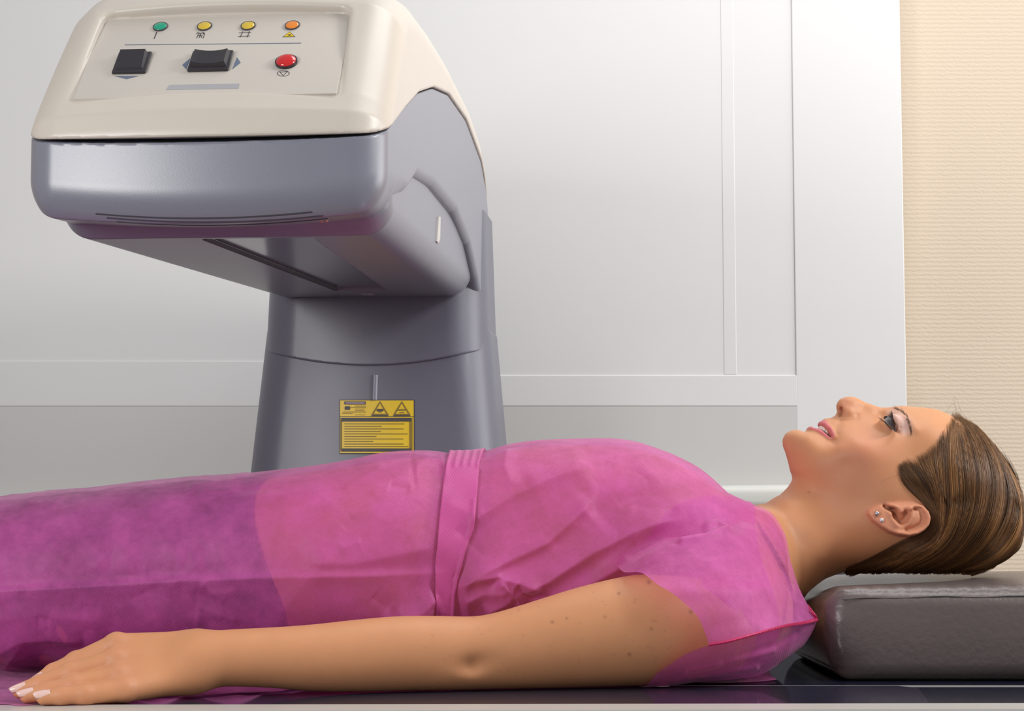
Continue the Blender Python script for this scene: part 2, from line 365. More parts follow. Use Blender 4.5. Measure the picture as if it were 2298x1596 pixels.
# ================================================================ PILLOW
def pillow():
    c0 = atZ(1907, 1530, 0)
    x0 = c0[0] - .012; x1 = .78; y0 = c0[1]; y1 = y0 + .31; zt = atY(1920, 1318, y0 + .01)[2]
    n = 90; us = np.linspace(0, 1, n); V = []; Fc = []; idx = {}
    hx, hy, hz = (x1 - x0) / 2, (y1 - y0) / 2, zt / 2; cx, cy, cz = (x0 + x1) / 2, (y0 + y1) / 2, zt / 2
    def addv(i, j, k, N):
        key = (i, j, k)
        if key not in idx:
            idx[key] = len(V); V.append((i / N * 2 - 1, j / N * 2 - 1, k / N * 2 - 1))
        return idx[key]
    N = 60
    for ax in range(3):
        for s in (0, N):
            for i in range(N):
                for j in range(N):
                    q = []
                    for (di, dj) in ((0, 0), (1, 0), (1, 1), (0, 1)):
                        c = [0, 0, 0]; c[ax] = s; c[(ax + 1) % 3] = i + di; c[(ax + 2) % 3] = j + dj
                        q.append(addv(*c, N))
                    Fc.append(q if s else q[::-1])
    V = np.array(V, float)
    # concentrate verts toward edges
    V = np.sin(V * math.pi / 2) * .45 + V * .55
    P = V * np.array([hx, hy, hz]); r = .017
    inner = np.array([hx, hy, hz]) - r
    C = np.clip(P, -inner, inner); d = P - C; ln = np.linalg.norm(d, axis=1, keepdims=True)
    P = C + d / np.maximum(ln, 1e-9) * np.minimum(r, np.maximum(ln, 0)) if False else C + d / np.maximum(ln, 1e-9) * np.where(ln > 1e-9, r, 0)
    a = V
    # cushioned bulges, sagging top under the head, wobbly leather
    P[:, 2] += np.where(a[:, 2] > 0, .010 * (1 - a[:, 1] ** 2) * (1 - a[:, 0] ** 4), 0)
    P[:, 1] -= np.where(a[:, 1] < 0, 1, 0) * .004 * (1 - a[:, 2] ** 2) * (1 - a[:, 0] ** 6)
    P[:, 0] -= np.where(a[:, 0] < 0, 1, 0) * .016 * (1 - (a[:, 2] - .2) ** 2).clip(0) * (1 - .5 * a[:, 1] ** 2)
    P += np.array([cx, cy, cz])
    dx = P[:, 0] - .36; dy = P[:, 1]
    P[:, 2] -= .012 * np.exp(-(dx / .1) ** 2 - (dy / .06) ** 2) * (a[:, 2] > 0)
    P[:, 2] += .0007 * np.sin(P[:, 0] * 330 + 40 * P[:, 1]) * np.exp(-((P[:, 1] - y0 - .012) / .016) ** 2) * (a[:, 2] > .3)
    # tucked corner pleats
    for (zx, s) in ((zt, 1), (0, -1)):
        dd = np.sqrt(((P[:, 0] - x0) / .02) ** 2 + ((P[:, 1] - y0) / .03) ** 2 + ((P[:, 2] - (zx - s * .012)) / .012) ** 2)
        P[:, 1] += .004 * np.exp(-dd ** 2)
    P[:, 2] = np.maximum(P[:, 2], .0005)
    o = npmesh('leather_pillow', P, np.array(Fc), M_leather)
    tag(o, 'thick taupe leather head cushion on the navy table under the hair', 'pillow')
    b = MB(); zs = zt - .008
    px = np.linspace(0, 1, 60)
    b.tube([(x0 + .006 + (x1 - x0 - .02) * t, y0 + .0015 - .004 * .2, zs - .003 * math.exp(-t * 10) + .0006 * math.sin(t * 40)) for t in px], .0007, 6)
    b.build('seam', M_stitch, o)
pillow()

# ================================================================ DXA MACHINE
def machine():
    psi = math.radians(5.3)
    R = np.array([math.cos(psi), -math.sin(psi), 0]); B = np.array([math.sin(psi), math.cos(psi), 0])
    O = atY(445, 308, -.20); O[2] = 0
    root = empty('bone_density_scanner', (O[0], O[1], -.7)); root.rotation_euler = (0, 0, -psi); 
    tag(root, 'beige and blue-grey bone density scanner arm on a grey column behind the table', 'medical scanner')
    OFF = np.array([0, 0, .7])
    def loc(px, py, yp):                     # pixel -> local point on plane y'=yp
        r = ray(px, py); t = (yp - (CAM - O) @ B) / (r @ B); p = CAM + t * r; return (p - O) @ R, yp, p[2]
    def shape(name, f, lo, hi, h, m, parent=root):
        V, Q = surface_nets(f, lo, hi, h, margin=1.8)
        o = npmesh(name, V, Q, m, parent); o.location = (0, 0, .7)
        return o
    def part(bm, name, m, parent=root, **k):
        o = bm.build(name, m, parent, **k)
        if parent is root: o.location = (0, 0, .7)
        return o
    W = .170
    top = [(-.002, .40), (-.002, .50), (.001, .52), (.016, .5405), (.058, .589), (.101, .638), (.135, .659), (.2, .672), (.316, .680), (.465, .684), (.687, .679), (.80, .664), (.86, .642), (.91, .607), (.945, .565), (.97, .515), (.985, .46), (.985, .40)]
    G = Grid2(lambda y, z: poly_sd(y, z, top), -.1, 1.2, .3, .85, .002)
    bx = np.array([-.05, .012, .13, .219, .335, .466, .64, .816, .93, .975, 1.1]); bz = np.array([.495, .495, .545, .580, .612, .634, .641, .622, .572, .53, .3])
    # smooth boundary through monotone sampling
    ys = np.linspace(-.05, 1.1, 1151)
    zs = np.interp(ys, bx, bz); ker = np.exp(-np.linspace(-2.2, 2.2, 41) ** 2); ker /= ker.sum()
    zs = np.convolve(np.pad(zs, 20, 'edge'), ker, 'valid')
    zb = lambda y: np.interp(y, ys, zs)
    # underside of the shell along the side
    lx = [-.05, .003, .078, .133, .222, .355, .552, .69, .78, 1.1]; lz = [.411, .413, .427, .458, .494, .507, .511, .492, .46, .30]
    zl = lambda y: np.interp(y, lx, lz)
    def outer(p, r, inset=0, wx=0):
        x, y, z = p.T
        crown = .010 * (1 - (x / W) ** 2) * smooth(.52, .60, z)
        a = G(y, z - crown) + inset; taper = .010 * smooth(.50, .66, z) * (x < 0)
        pl = .012 * (x / W) ** 2 * smooth(.12, 0, y)      # front bowed in plan
        a = a + pl
        xl_ = -(W + wx) + taper + .058 * np.clip((y - .2) / .6, 0, 1); xr_ = W + wx
        return rint(a, np.abs(x - (xl_ + xr_) / 2) - (xr_ - xl_) / 2 + inset, r)
    nS = np.array([-.7526, .6585]); sS = np.array([.6585, .7526]); A0 = np.array([.016, .5405])
    def recess(p):
        x, y, z = p.T; dy = y - A0[0]; dz = z - A0[1]
        s = dy * sS[0] + dz * sS[1]; n = dy * nS[0] + dz * nS[1]
        hw = .126 - .006 * (s / .13)
        q = rint(np.abs(x - .0) - hw, np.abs(s - .061 - .004 * (1 - (x / .12) ** 2)) - .066, .010)
        return smax(q, -(n + .0055), .002)
    def fcover(p):
        x, y, z = p.T; d = outer(p, .036)
        d = smax(d, -(z - zb(y) - .0022 * (x / W) ** 2 + .0012), .002)
        d = smax(d, -recess(p), .006)
        return d
    shape('upper_cover', fcover, (-.19, -.02, .47), (.19, 1.02, .72), .0021, M_beige)
    def fshell(p):
        x, y, z = p.T
        sag = .011 * (1 - (x / W) ** 2) * smooth(.30, .05, y)
        d = outer(p, .030, .0022)
        low = zl(y) - sag
        d = rint(d, (low - z) * .93, .010 + .034 * (1 - smooth(.06, .17, y)))
        d = np.maximum(d, z - zb(y) - .0022 * (x / W) ** 2 + .0030 + .0028 * (1 - (x / W) ** 2) * smooth(.06, .01, y))
        return d
    shape('lower_shell', fshell, (-.19, -.02, .385), (.19, 1.02, .66), .0018, M_shell)
    # block that hangs below and carries the scan window
    blk = [(.068, .53), (.070, .450), (.080, .429), (.102, .4170), (.78, .438), (.80, .446), (.812, .47), (.812, .53)]
    GB = Grid2(lambda y, z: poly_sd(y, z, blk), -.05, .95, .35, .6, .002)
    zbot = lambda y: np.interp(y, [.102, .78], [.4170, .438])
    wl = lambda y: -.022 + .022 * (y - .12) / .56; wr = lambda y: .082 - .020 * (y - .12) / .56
    def fblock(p):
        x, y, z = p.T; t = np.clip((y - .1) / .7, 0, 1); xl_ = -.158 + .050 * t; xr_ = .1610 - .004 * t
        bul = .0015 * (1 - ((z - .47) / .05) ** 2)
        d = rint(GB(y, z), np.abs(x - (xl_ + xr_) / 2) - (xr_ - xl_) / 2 - bul, .028) * .98
        w_ = np.maximum(np.maximum(wl(y) - x, x - wr(y)), np.abs(y - .40) - .285); w_ = np.maximum(w_, z - zbot(y) - .005)
        return smax(d, -w_, .001)
    shape('detector_housing', fblock, (-.19, .02, .39), (.19, .84, .55), .0021, M_shell)
    Pw = [(wl(y) + .0005, y) for y in (.117, .40, .683)] + [(wr(y) - .0005, y) for y in (.683, .40, .117)]
    b = MB(); vb = [b.bm.verts.new((x_, y_, zbot(y_) + .0032 + dz)) for dz in (0, .001) for x_, y_ in Pw]
    for o_ in (0, 6):
        b.bm.faces.new([vb[o_ + k] for k in (0, 1, 4, 5)]); b.bm.faces.new([vb[o_ + k] for k in (1, 2, 3, 4)])
    part(b, 'scan_window', mat('window_film', (.13, .14, .18), .12, .8, nscale=12, namp=.1), smooth_=False)
    b = MB(); b.prism([(wl(y) - dx, y, zbot(y) - .0006) for dx, y in ((.0035, .117), (-.001, .117), (-.001, .683), (.0035, .683))], (0, 0, .003)); part(b, 'window_edge', M_vent, smooth_=False)
    # column
    def fcol(zlo, zhi, w0, w1, y0, y1, r, slope=0., dip=0., ztop=False):
        def f(p):
            x, y, z = p.T; t = (.56 - z)
            hw = w0 + slope * t; cy = (y0 + y1) / 2; hy = (y1 - y0) / 2 + slope * t
            bow = .016 * (1 - ((x - w1) / .17) ** 2)
            a = np.abs(x - w1) - hw; c = np.maximum(y0 - slope * t - bow - y, y - y1)
            d = rint(a, c, r) * .97
            d = smax(d, zlo - dip * (1 - np.clip((x - w1) / .16, -1, 1) ** 2) - z, .0025)
            return np.maximum(d, z - zhi)
        return f
    shape('column_collar', fcol(.373, .56, .1440, .026, .800, .985, .05, .035, .026), (-.24, .74, .32), (.28, 1.04, .60), .0017, M_col)
    shape('column_base', fcol(-.70, .40, .137, .026, .815, .980, .05, .090, 0), (-.32, .60, -.71), (.36, 1.12, .42), .0045, M_col)
    # groove above the label and the label itself, on the column front
    yf = lambda z: .815 - .016 - .090 * (.56 - z)
    def onfr(px, py):
        yp = .76
        for _ in range(6):
            q = loc(px, py, yp); yp = yf(q[2]) + .016 * ((q[0] - .03) / .17) ** 2 - .0006
        return np.array([q[0], yp, q[2]])
    g0 = onfr(842, 842); g1 = onfr(840, 898)
    b = MB(); b.tube([g0 + (0, .001, 0), g1 + (0, .001, 0)], .0042, 12); part(b, 'cable_groove', M_shell)
    lab = MB()
    def quad(x0, y0, x1, y1, mi, off):
        n = 8; P = [onfr(x0 + (x1 - x0) * i / n, y1) - (0, off, 0) for i in range(n + 1)] + [onfr(x1 + (x0 - x1) * i / n, y0) - (0, off, 0) for i in range(n + 1)]
        vb = [lab.bm.verts.new(p) for p in P]; m = n + 1
        for i in range(n):
            f = lab.bm.faces.new((vb[i], vb[i + 1], vb[2 * m - 2 - i], vb[2 * m - 1 - i])); f.material_index = mi
    def tri(P, mi, off):
        lab.bm.faces.new([lab.bm.verts.new(onfr(*q) - (0, off, 0)) for q in P]).material_index = mi
    quad(762, 897, 930, 1019, 1, .0004); quad(763.5, 899, 928.5, 1017, 0, .0008)
    quad(773, 901, 821, 908, 1, .0012); quad(776, 903, 819, 906.5, 2, .0016)
    quad(774, 912, 786, 920, 1, .0012)
    for k, (a, c) in enumerate(((797, 822), (786, 822), (797, 820), (797, 818), (770, 822), (768, 792), (797, 820))): quad(a, 911 + k * 3.3, c, 912.2 + k * 3.3, 3, .0012)
    for cx in (853, 902):
        tri([(cx - 20, 932), (cx + 20, 932), (cx, 900)], 3, .0012); tri([(cx - 13.5, 929), (cx + 13.5, 929), (cx, 906)], 0, .0016)
        quad(cx - 19, 932, cx + 19, 934, 1, .0014)
    quad(846, 918, 861, 923.5, 1, .002); quad(850, 923, 857, 926, 3, .002); quad(893, 918.5, 911, 922, 3, .002); quad(897, 925, 908, 927, 3, .002)
    quad(762.5, 934.5, 929, 936, 1, .0012)
    quad(764, 938, 768, 1013, 3, .0012); quad(919, 938, 926, 1013, 3, .0012)
    quad(767, 938, 923, 946, 1, .0016); quad(767, 1006.5, 923, 1013.5, 1, .0016)
    ends = [908, 857, 906, 855, 915, 845, 906, 838, 906, 917]
    for k, e_ in enumerate(ends): quad(773, 950.5 + k * 5.65, e_, 952.3 + k * 5.65, 3, .0012)
    M_l3 = mat('label_grey_print', (.25, .17, .02), .5, nscale=60, namp=.1); M_l2 = mat('label_light_bar', (.33, .25, .33), .5, nscale=60, namp=.1)
    part(lab, 'warning_label', [M_yel, M_ink, M_l2, M_l3], smooth_=False)
    # ---- console
    def onp(px, py, n=-.0045):
        # intersect with plane  (y-A0).nS = n
        r = ray(px, py); r3 = np.array([r @ R, r @ B, r[2]]); c3 = np.array([(CAM - O) @ R, (CAM - O) @ B, CAM[2]])
        t = (n - ((c3[1] - A0[0]) * nS[0] + (c3[2] - A0[1]) * nS[1])) / (r3[1] * nS[0] + r3[2] * nS[1])
        p = c3 + t * r3; return p[0], (p[1] - A0[0]) * sS[0] + (p[2] - A0[1]) * sS[1]
    con = empty('console_panel'); con.parent = root; con.location = (0, A0[0], A0[1] + .7)
    con.rotation_euler = (math.atan2(sS[1], sS[0]), 0, 0)       # local x right, local y up the slope, local z out of the panel
    def cpart(bm, name, m, **k): return bm.build(name, m, con, **k)
    b = MB(); b.box((-.123, -.003, -.0075), (.123, .126, -.0045), .0012, 2); cpart(b, 'control_plate', M_panel)
    Z0 = -.0044
    def strip(b, P, mi=0, wd=.0006, off=0):
        for p, q in zip(P[:-1], P[1:]):
            p = Vector((*onp(*p), Z0 + off)); q = Vector((*onp(*q), Z0 + off)); t = (q - p).normalized(); n = Vector((-t.y, t.x, 0)) * wd * .75
            b.prism([p - n, q - n, q + n, p + n], (0, 0, .0002), mi)
    def fill(b, P, mi=0, off=0): b.prism([Vector((*onp(*p), Z0 + off)) for p in P], (0, 0, .0002), mi)
    glass = lambda nm, c, e=0: mat(nm, c, .12, .7, nscale=120, namp=.12, coat=.5, emis=(c, e) if e else None)
    for (px, py), nm, c in (((360, 61), 'green', (.0, .30, .17)), ((459, 60), 'yellow', (.62, .43, .03)), ((557, 59), 'yellow', (.62, .43, .03)), ((656, 58), 'orange', (.75, .22, .015))):
        x, s = onp(px, py); r = .0066
        b = MB(); b.tube([(x, s, Z0), (x, s, Z0 + .0012)], r + .0006, 32, 1); b.ball((x, s, Z0 + .0006), r, (1, 1, .3), 0, 28)
        l = cpart(b, 'indicator_light', [glass(nm + '_lens', c, .10), M_ink]); l['label'] = nm + ' indicator light'
    x, s = onp(643, 141)
    b = MB(); b.tube([(x, s, Z0), (x, s, Z0 + .0025)], .0105, 36, 1); b.ball((x, s, Z0 + .002), .0095, (1, 1, .45), 0, 32)
    l = cpart(b, 'stop_button', [glass('red_lens', (.55, .006, .008), .12), M_dark]); l['label'] = 'domed red stop button'
    b = MB(); strip(b, [(280, 101), (676, 97)], 0, .0005); cpart(b, 'divider_line', M_print, smooth_=False)
    def rocker(cx, cy, wx, wy, ax):
        x, s = onp(cx, cy, Z0); b = MB(); b.box((x - wx, s - wy, Z0), (x + wx, s + wy, Z0 + .003), .001, 2)
        n = 14; ux, uy = wx - .004, wy - .0055; V = []; a = []
        for i in range(n + 1):
            for j in range(n + 1):
                u = i / n * 2 - 1; v = j / n * 2 - 1; q = u if ax == 0 else v
                a.append(b.bm.verts.new((x + u * ux, s + v * uy, Z0 + .0062 + (.0024 * q * q if ax == 0 else .0022 * v + .0010))))
        for i in range(n):
            for j in range(n): b.bm.faces.new((a[i * (n + 1) + j], a[(i + 1) * (n + 1) + j], a[(i + 1) * (n + 1) + j + 1], a[i * (n + 1) + j + 1]))
        ring = [a[i * (n + 1)] for i in range(n + 1)] + [a[n * (n + 1) + j] for j in range(1, n + 1)] + [a[i * (n + 1) + n] for i in range(n - 1, -1, -1)] + [a[j] for j in range(n - 1, 0, -1)]
        low = [b.bm.verts.new((x + (v.co.x - x) * 1.14, s + (v.co.y - s) * 1.14, Z0 + .002)) for v in ring]
        for i in range(len(ring)): b.bm.faces.new((ring[i], ring[(i + 1) % len(ring)], low[(i + 1) % len(ring)], low[i]))
        return cpart(b, 'rocker_switch', M_dark)
    rocker(297, 144, .0160, .0165, 1); rocker(473, 140, .0195, .0155, 0)
    for P in ([(257, 171), (311, 171), (284, 178)], [(300, 117), (324, 117), (312, 114)], [(409, 146), (427, 131), (418, 156)], [(521, 156), (532, 129), (540, 141)]):
        b = MB(); fill(b, P); cpart(b, 'direction_arrow', M_print, smooth_=False)
    b = MB(); strip(b, [(346, 87), (352, 72)]); cpart(b, 'printed_symbol', M_ink, smooth_=False); b = MB()
    strip(b, [(441, 86), (446, 76), (455, 74), (459, 78), (456, 86)], 0, .0004); strip(b, [(447, 85), (450, 77), (453, 85)], 0, .0004); strip(b, [(441, 77), (444, 73), (450, 76), (456, 73), (460, 76)], 0, .0004); strip(b, [(444, 80), (456, 79)], 0, .0003); cpart(b, 'printed_symbol', M_ink, smooth_=False); b = MB()
    strip(b, [(536, 74), (563, 73)], 0, .0004); strip(b, [(534, 82), (561, 81)], 0, .0004); strip(b, [(539, 84), (545, 71)], 0, .0004); strip(b, [(555, 84), (560, 70)], 0, .0004); cpart(b, 'printed_symbol', M_ink, smooth_=False); b = MB()
    el = [(636 + 13.5 * math.cos(a), 165 + 6.3 * math.sin(a)) for a in np.linspace(0, 2 * math.pi, 25)]
    strip(b, el, 0, .0003); strip(b, [(628, 162), (645, 161), (636, 170), (628, 162)], 0, .0003)
    cpart(b, 'printed_symbol', M_ink, smooth_=False)
    b = MB(); fill(b, [(634, 83.5), (663, 83), (650, 71.5)], 1); fill(b, [(637, 82.6), (660, 82.2), (650, 73)], 0, .0002)
    fill(b, [(645, 79.5), (649, 78), (653, 78.5), (654, 80.5), (648, 81)], 1, .0004)
    cpart(b, 'warning_triangle', [M_yel, M_ink], smooth_=False)
    b = MB(); fill(b, [(373, 202), (380, 191), (537, 188), (535, 199)]); cpart(b, 'name_strip', M_print2, smooth_=False)
    # small marks: pale strip on the housing side, light label at its foot, two brass screws
    def sidept(px, py, xp=.1625):
        r = ray(px, py); t = (xp - (CAM - O) @ R) / (r @ R); p = CAM + t * r; return np.array([xp, (p - O) @ B, p[2]])
    b = MB(); b.prism([sidept(*q) for q in ((985, 486), (989, 487), (988, 536), (984, 546), (981, 541))], (-.002, 0, 0)); part(b, 'pale_strip', M_rim, smooth_=False)
    def under(px, py, z):
        r = ray(px, py); t = (z - CAM[2]) / r[2]; p = CAM + t * r; return np.array([(p - O) @ R, (p - O) @ B, z])
    b = MB(); b.prism([under(*q, .4365) for q in ((803, 654), (834, 655), (838, 663), (812, 662))], (0, 0, .003)); part(b, 'small_label', M_print2, smooth_=False)
    def cast(px, py, f):
        r = ray(px, py); r = np.array([r @ R, r @ B, r[2]]); c = np.array([(CAM - O) @ R, (CAM - O) @ B, CAM[2]]); r /= np.linalg.norm(r); t = 1.4
        for _ in range(200):
            d = f((c + r * t)[None])[0]
            if d < .0002: break
            t += min(d * .7, .02)
        return c + r * t
    M_brass = mat('brass', (.6, .45, .25), .3, .5, .8, nscale=50, namp=.05)
    fu = lambda p: np.minimum(fshell(p), fblock(p))
    for q in ((721, 497), (732, 496)):
        p = cast(*q, fu); b = MB(); b.ball(p, .0021, (1, 1, .6), 0, 14); part(b, 'screw', M_brass)
    for k, (xa, xb, y0_, y1_, dip_) in enumerate(((215, 700, 480, 476, 12), (240, 725, 489, 484, 12), (262, 735, 498, 490, 11))):
        pts = []
        for u in np.linspace(0, 1, 26): pts.append(cast(xa + (xb - xa) * u, y0_ + (y1_ - y0_) * u + dip_ * 4 * u * (1 - u), fu) + np.array([0, .0004, .0003]))
        b = MB(); b.tube(pts, .0010, 6); part(b, 'vent_slot', M_vent)
machine()

# ================================================================ PERSON
def tps(P, v):
    P = np.asarray(P, float); n = len(P); P = P * 10
    d2 = ((P[:, None] - P[None]) ** 2).sum(-1); K = .5 * d2 * np.log(d2 + 1e-12)
    A = np.zeros((n + 3, n + 3)); A[:n, :n] = K + 1e-5 * np.eye(n); A[:n, n] = 1; A[:n, n + 1:] = P; A[n:, :n] = A[:n, n:].T
    c = np.linalg.solve(A, np.r_[np.asarray(v, float), 0, 0, 0])
    def f(x, y):
        x = np.asarray(x) * 10; y = np.asarray(y) * 10; out = c[n] + c[n + 1] * x + c[n + 2] * y
        for i in range(n):
            d = (x - P[i, 0]) ** 2 + (y - P[i, 1]) ** 2; out = out + c[i] * .5 * d * np.log(d + 1e-12)
        return out
    return f
SIL = [(1660, 1152), (1681, 1141), (1720, 1129), (1749, 1112), (1771, 1090), (1779, 1076), (1778, 1064), (1771, 1042), (1764, 1019), (1757.5, 1002), (1756.5, 988), (1763, 974), (1777, 966), (1794, 966), (1805, 969.5), (1816, 961), (1822, 957), (1830, 956), (1836, 954), (1842, 949), (1847, 942), (1854, 939), (1862, 938.5), (1875, 932), (1879, 922), (1877.5, 908), (1884, 897), (1898, 891), (1915, 891), (1932, 898), (1955, 907.5), (1974, 914), (1990, 915), (2011, 912), (2039, 912.5), (2059, 914), (2081, 916), (2101, 920), (2124, 929), (2146, 940), (2170, 952), (2195, 978), (2220, 1015), (2243, 1065), (2262, 1120), (2266, 1180), (2248, 1228), (2205, 1254), (2130, 1268), (2040, 1270), (1960, 1272), (1900, 1282), (1850, 1300), (1812, 1330), (1780, 1370)]
WP = [(1785, 985, .019), (1775, 1000, .015), (1800, 1008, .030), (1830, 1038, .044), (1880, 1088, .055), (1930, 1125, .063), (1790, 1058, .022), (1800, 1085, .029), (1832, 1100, .042),
      (1760, 1120, .028), (1745, 1150, .042), (1800, 1150, .048), (1850, 1180, .055), (1900, 1210, .058), (1800, 1215, .060), (1850, 1255, .052), (1780, 1260, .066), (1730, 1190, .062), (1700, 1180, .06), (1800, 1300, .05),
      (1850, 1008, .045), (1880, 1000, .051), (1920, 990, .057), (1950, 1000, .062), (1900, 1040, .059), (1960, 1050, .068), (2000, 1050, .070), (2000, 1100, .0735), (1940, 1180, .066), (1960, 1230, .055),
      (1862, 988, .0335), (1835, 985, .031), (1815, 985, .030), (1850, 958, .0195), (1830, 966, .0165), (1812, 972, .018), (1865, 955, .020), (1875, 965, .030), (1886, 948, .021),
      (1895, 905, .0105), (1890, 918, .0125), (1905, 927, .0165), (1912, 938, .019), (1935, 915, .0095), (1930, 930, .0155), (1955, 938, .0175), (1960, 925, .011),
      (1980, 945, .020), (1984, 928, .0115), (1995, 958, .036), (2010, 972, .050), (1972, 962, .038), (1945, 968, .040), (1925, 958, .031), (1905, 965, .037), (1915, 950, .025),
      (2018, 925, .027), (2033, 938, .040), (2045, 960, .053), (2000, 921, .013), (2010, 945, .033), (2025, 960, .045), (2080, 932, .035), (2090, 952, .052), (2110, 985, .063), (2065, 985, .062),
      (2050, 1022, .0665), (2100, 1040, .071), (2150, 1050, .075), (2180, 1120, .078), (2205, 1175, .066), (2100, 1110, .0755), (2100, 1200, .069), (2020, 1180, .070), (1990, 1225, .058), (2100, 1245, .042), (2170, 980, .045), (2210, 1060, .058), (2040, 1240, .046)]
def face_g():
    P, v = [], []
    S_ = np.array([XZ(*q) for q in SIL]); n = len(S_); cen = S_.mean(0)
    area2 = sum(S_[i][0] * S_[(i + 1) % n][1] - S_[(i + 1) % n][0] * S_[i][1] for i in range(n)); sg = 1 if area2 > 0 else -1
    for i in range(n): P.append(S_[i]); v.append(0)
    for i in range(0, n):
        if 12 < i < 32 and i % 2: continue
        t = S_[(i + 1) % n] - S_[i - 1]; nr = np.array([t[1], -t[0]]) * sg / np.linalg.norm(t)
        q = S_[i] + nr * .02; k = poly_sd(np.array([q[0]]), np.array([q[1]]), S_)[0]
        if k > .008: P.append(q); v.append(-.0012 * (k / .02))
    for px, py, ww in WP: P.append(XZ(px, py, -ww)); v.append(ww * ww)
    return tps(P, v), S_
gf, SXZ = face_g()
def g_grid(X, Z):
    g = gf(X, Z); sd = poly_sd(X, Z, SXZ)
    # never let the interpolation cross the traced profile
    g = np.where(sd > 0, np.minimum(g, -sd * .02), np.maximum(g, -sd * .006))
    return g
HG = Grid2(g_grid, .19, .57, -.02, .34, .0012)
HGx, HGz = np.gradient(HG.a, HG.h)
# ear relief map (height out of the head) -------------------------------------------------
YE = -.082
def exz(L): return [XZ(*q, YE) for q in L]
EAR = exz([(1949, 1153), (1952, 1145), (1963, 1138), (1978, 1132), (1992, 1129), (2012, 1126), (2035, 1124), (2058, 1127), (2076, 1134), (2088, 1148), (2092, 1162), (2088, 1179), (2077, 1192), (2062, 1202), (2041, 1206), (2020, 1204), (1998, 1197), (1978, 1185), (1960, 1170)])
def ear_map(X, Z):
    sd = poly_sd(X, Z, EAR); z0 = XZ(2000, 1126, YE)[1]; z1 = XZ(2000, 1204, YE)[1]
    t = np.clip((z0 - Z) / (z0 - z1), 0, 1)
    base = .0008 + .0145 * t ** .8
    E_ = base
    def rg(L, a, wd):
        nonlocal E_; E_ = E_ + a * np.exp(-(line_d(X, Z, exz(L)) / wd) ** 2)
    rg([(2030, 1138), (2050, 1134), (2068, 1137), (2080, 1148), (2084, 1162), (2080, 1178), (2070, 1189), (2056, 1196), (2038, 1199), (2015, 1197)], .0030, .0026)
    rg([(2068, 1150), (2071, 1163), (2066, 1177), (2052, 1186), (2035, 1190)], -.0030, .0020)
    rg([(2045, 1143), (2047, 1160), (2040, 1173), (2028, 1180), (2014, 1178), (2006, 1166), (1999, 1152)], .0020, .0024)
    rg([(2012, 1158), (2018, 1165), (2024, 1172)], -.0085, .0032)
    rg([(2033, 1150), (2036, 1158), (2032, 1168)], -.0050, .0026)
    rg([(1990, 1136), (2000, 1141), (2008, 1147), (2012, 1152)], -.0085, .0020)
    rg([(2000, 1134), (2014, 1138), (2022, 1144)], .0032, .0028)
    rg([(2022, 1150), (2034, 1145), (2048, 1141)], .0026, .0018)
    rg([(2050, 1142.5), (2070, 1142)], -.0030, .0014)
    return np.maximum(E_, -.012) * smooth(.0003, -.0022, sd) * smooth(0, .22, t + .10)
EG = Grid2(ear_map, XZ(1940, 1150, YE)[0], XZ(2100, 1150, YE)[0], XZ(2000, 1212, YE)[1], XZ(2000, 1115, YE)[1], .0006)
EYE_C = atY(1999, 961, -.0345); EYE_R = .0118
ym = lambda L, Y: [XZ(*q, Y) for q in L]
SLIT = ym([(1984, 938), (1998, 931), (2004, 944), (2007.5, 955), (2008, 967), (2002, 961), (1994, 950)], -.043)
MOUTH = ym([(1826, 958), (1834, 950), (1843, 952), (1849.5, 956), (1853, 963), (1858, 972), (1862.5, 985), (1857, 982), (1849, 973), (1841, 964.5), (1833, 960.5)], -.018)
BX = [XZ(p, 1000)[0] for p in (-500, 0, 400, 700, 930, 1050, 1200, 1350, 1480, 1560, 1650, 1710, 1780, 1830)]
BA = [.178, .180, .180, .180, .168, .148, .138, .138, .146, .155, .148, .108, .07, .05]
TOPPX = [(-500, 1124), (0, 1117), (94, 1104), (188, 1095), (313, 1081), (407, 1073), (439, 1068), (533, 1067), (600, 1059), (700, 1045), (800, 1030), (860, 1018), (930, 1012), (1000, 1017), (1050, 1019), (1090, 1013), (1140, 997), (1200, 988), (1300, 985), (1380, 986.5), (1430, 994), (1500, 1018), (1560, 1050), (1600, 1085), (1630, 1112), (1650, 1131), (1670, 1140), (1700, 1148)]
TX, TZ = zip(*[XZ(*q) for q in TOPPX]); TX = list(TX) + [.36]; TZ = list(TZ) + [.08]
def sm1(xs, v, lo=-1.2, hi=.4, s=.012):
    x = np.arange(lo, hi, .002); y = np.interp(x, xs, v); k = np.exp(-(np.arange(-3 * s, 3 * s, .002) / s) ** 2); k /= k.sum(); n = len(k) // 2
    y = np.convolve(np.pad(y, n, 'edge'), k, 'same')[n:-n]; return lambda q: np.interp(q, x, y)
ztop = sm1(TX, TZ, s=.009); halfw = sm1(BX, BA, s=.02)
def torso(p, off):
    x, y, z = p.T; a = halfw(x) - off; zt = ztop(x) - off; b = zt / 2; zc = b
    n = 2.5; q = ((np.abs(y) / a) ** n + (np.abs(z - zc) / b) ** n) ** (1 / n)
    d = (q - 1) * np.minimum(a, b) * .9
    d = smax(d, -(z - .004), .006)
    return d
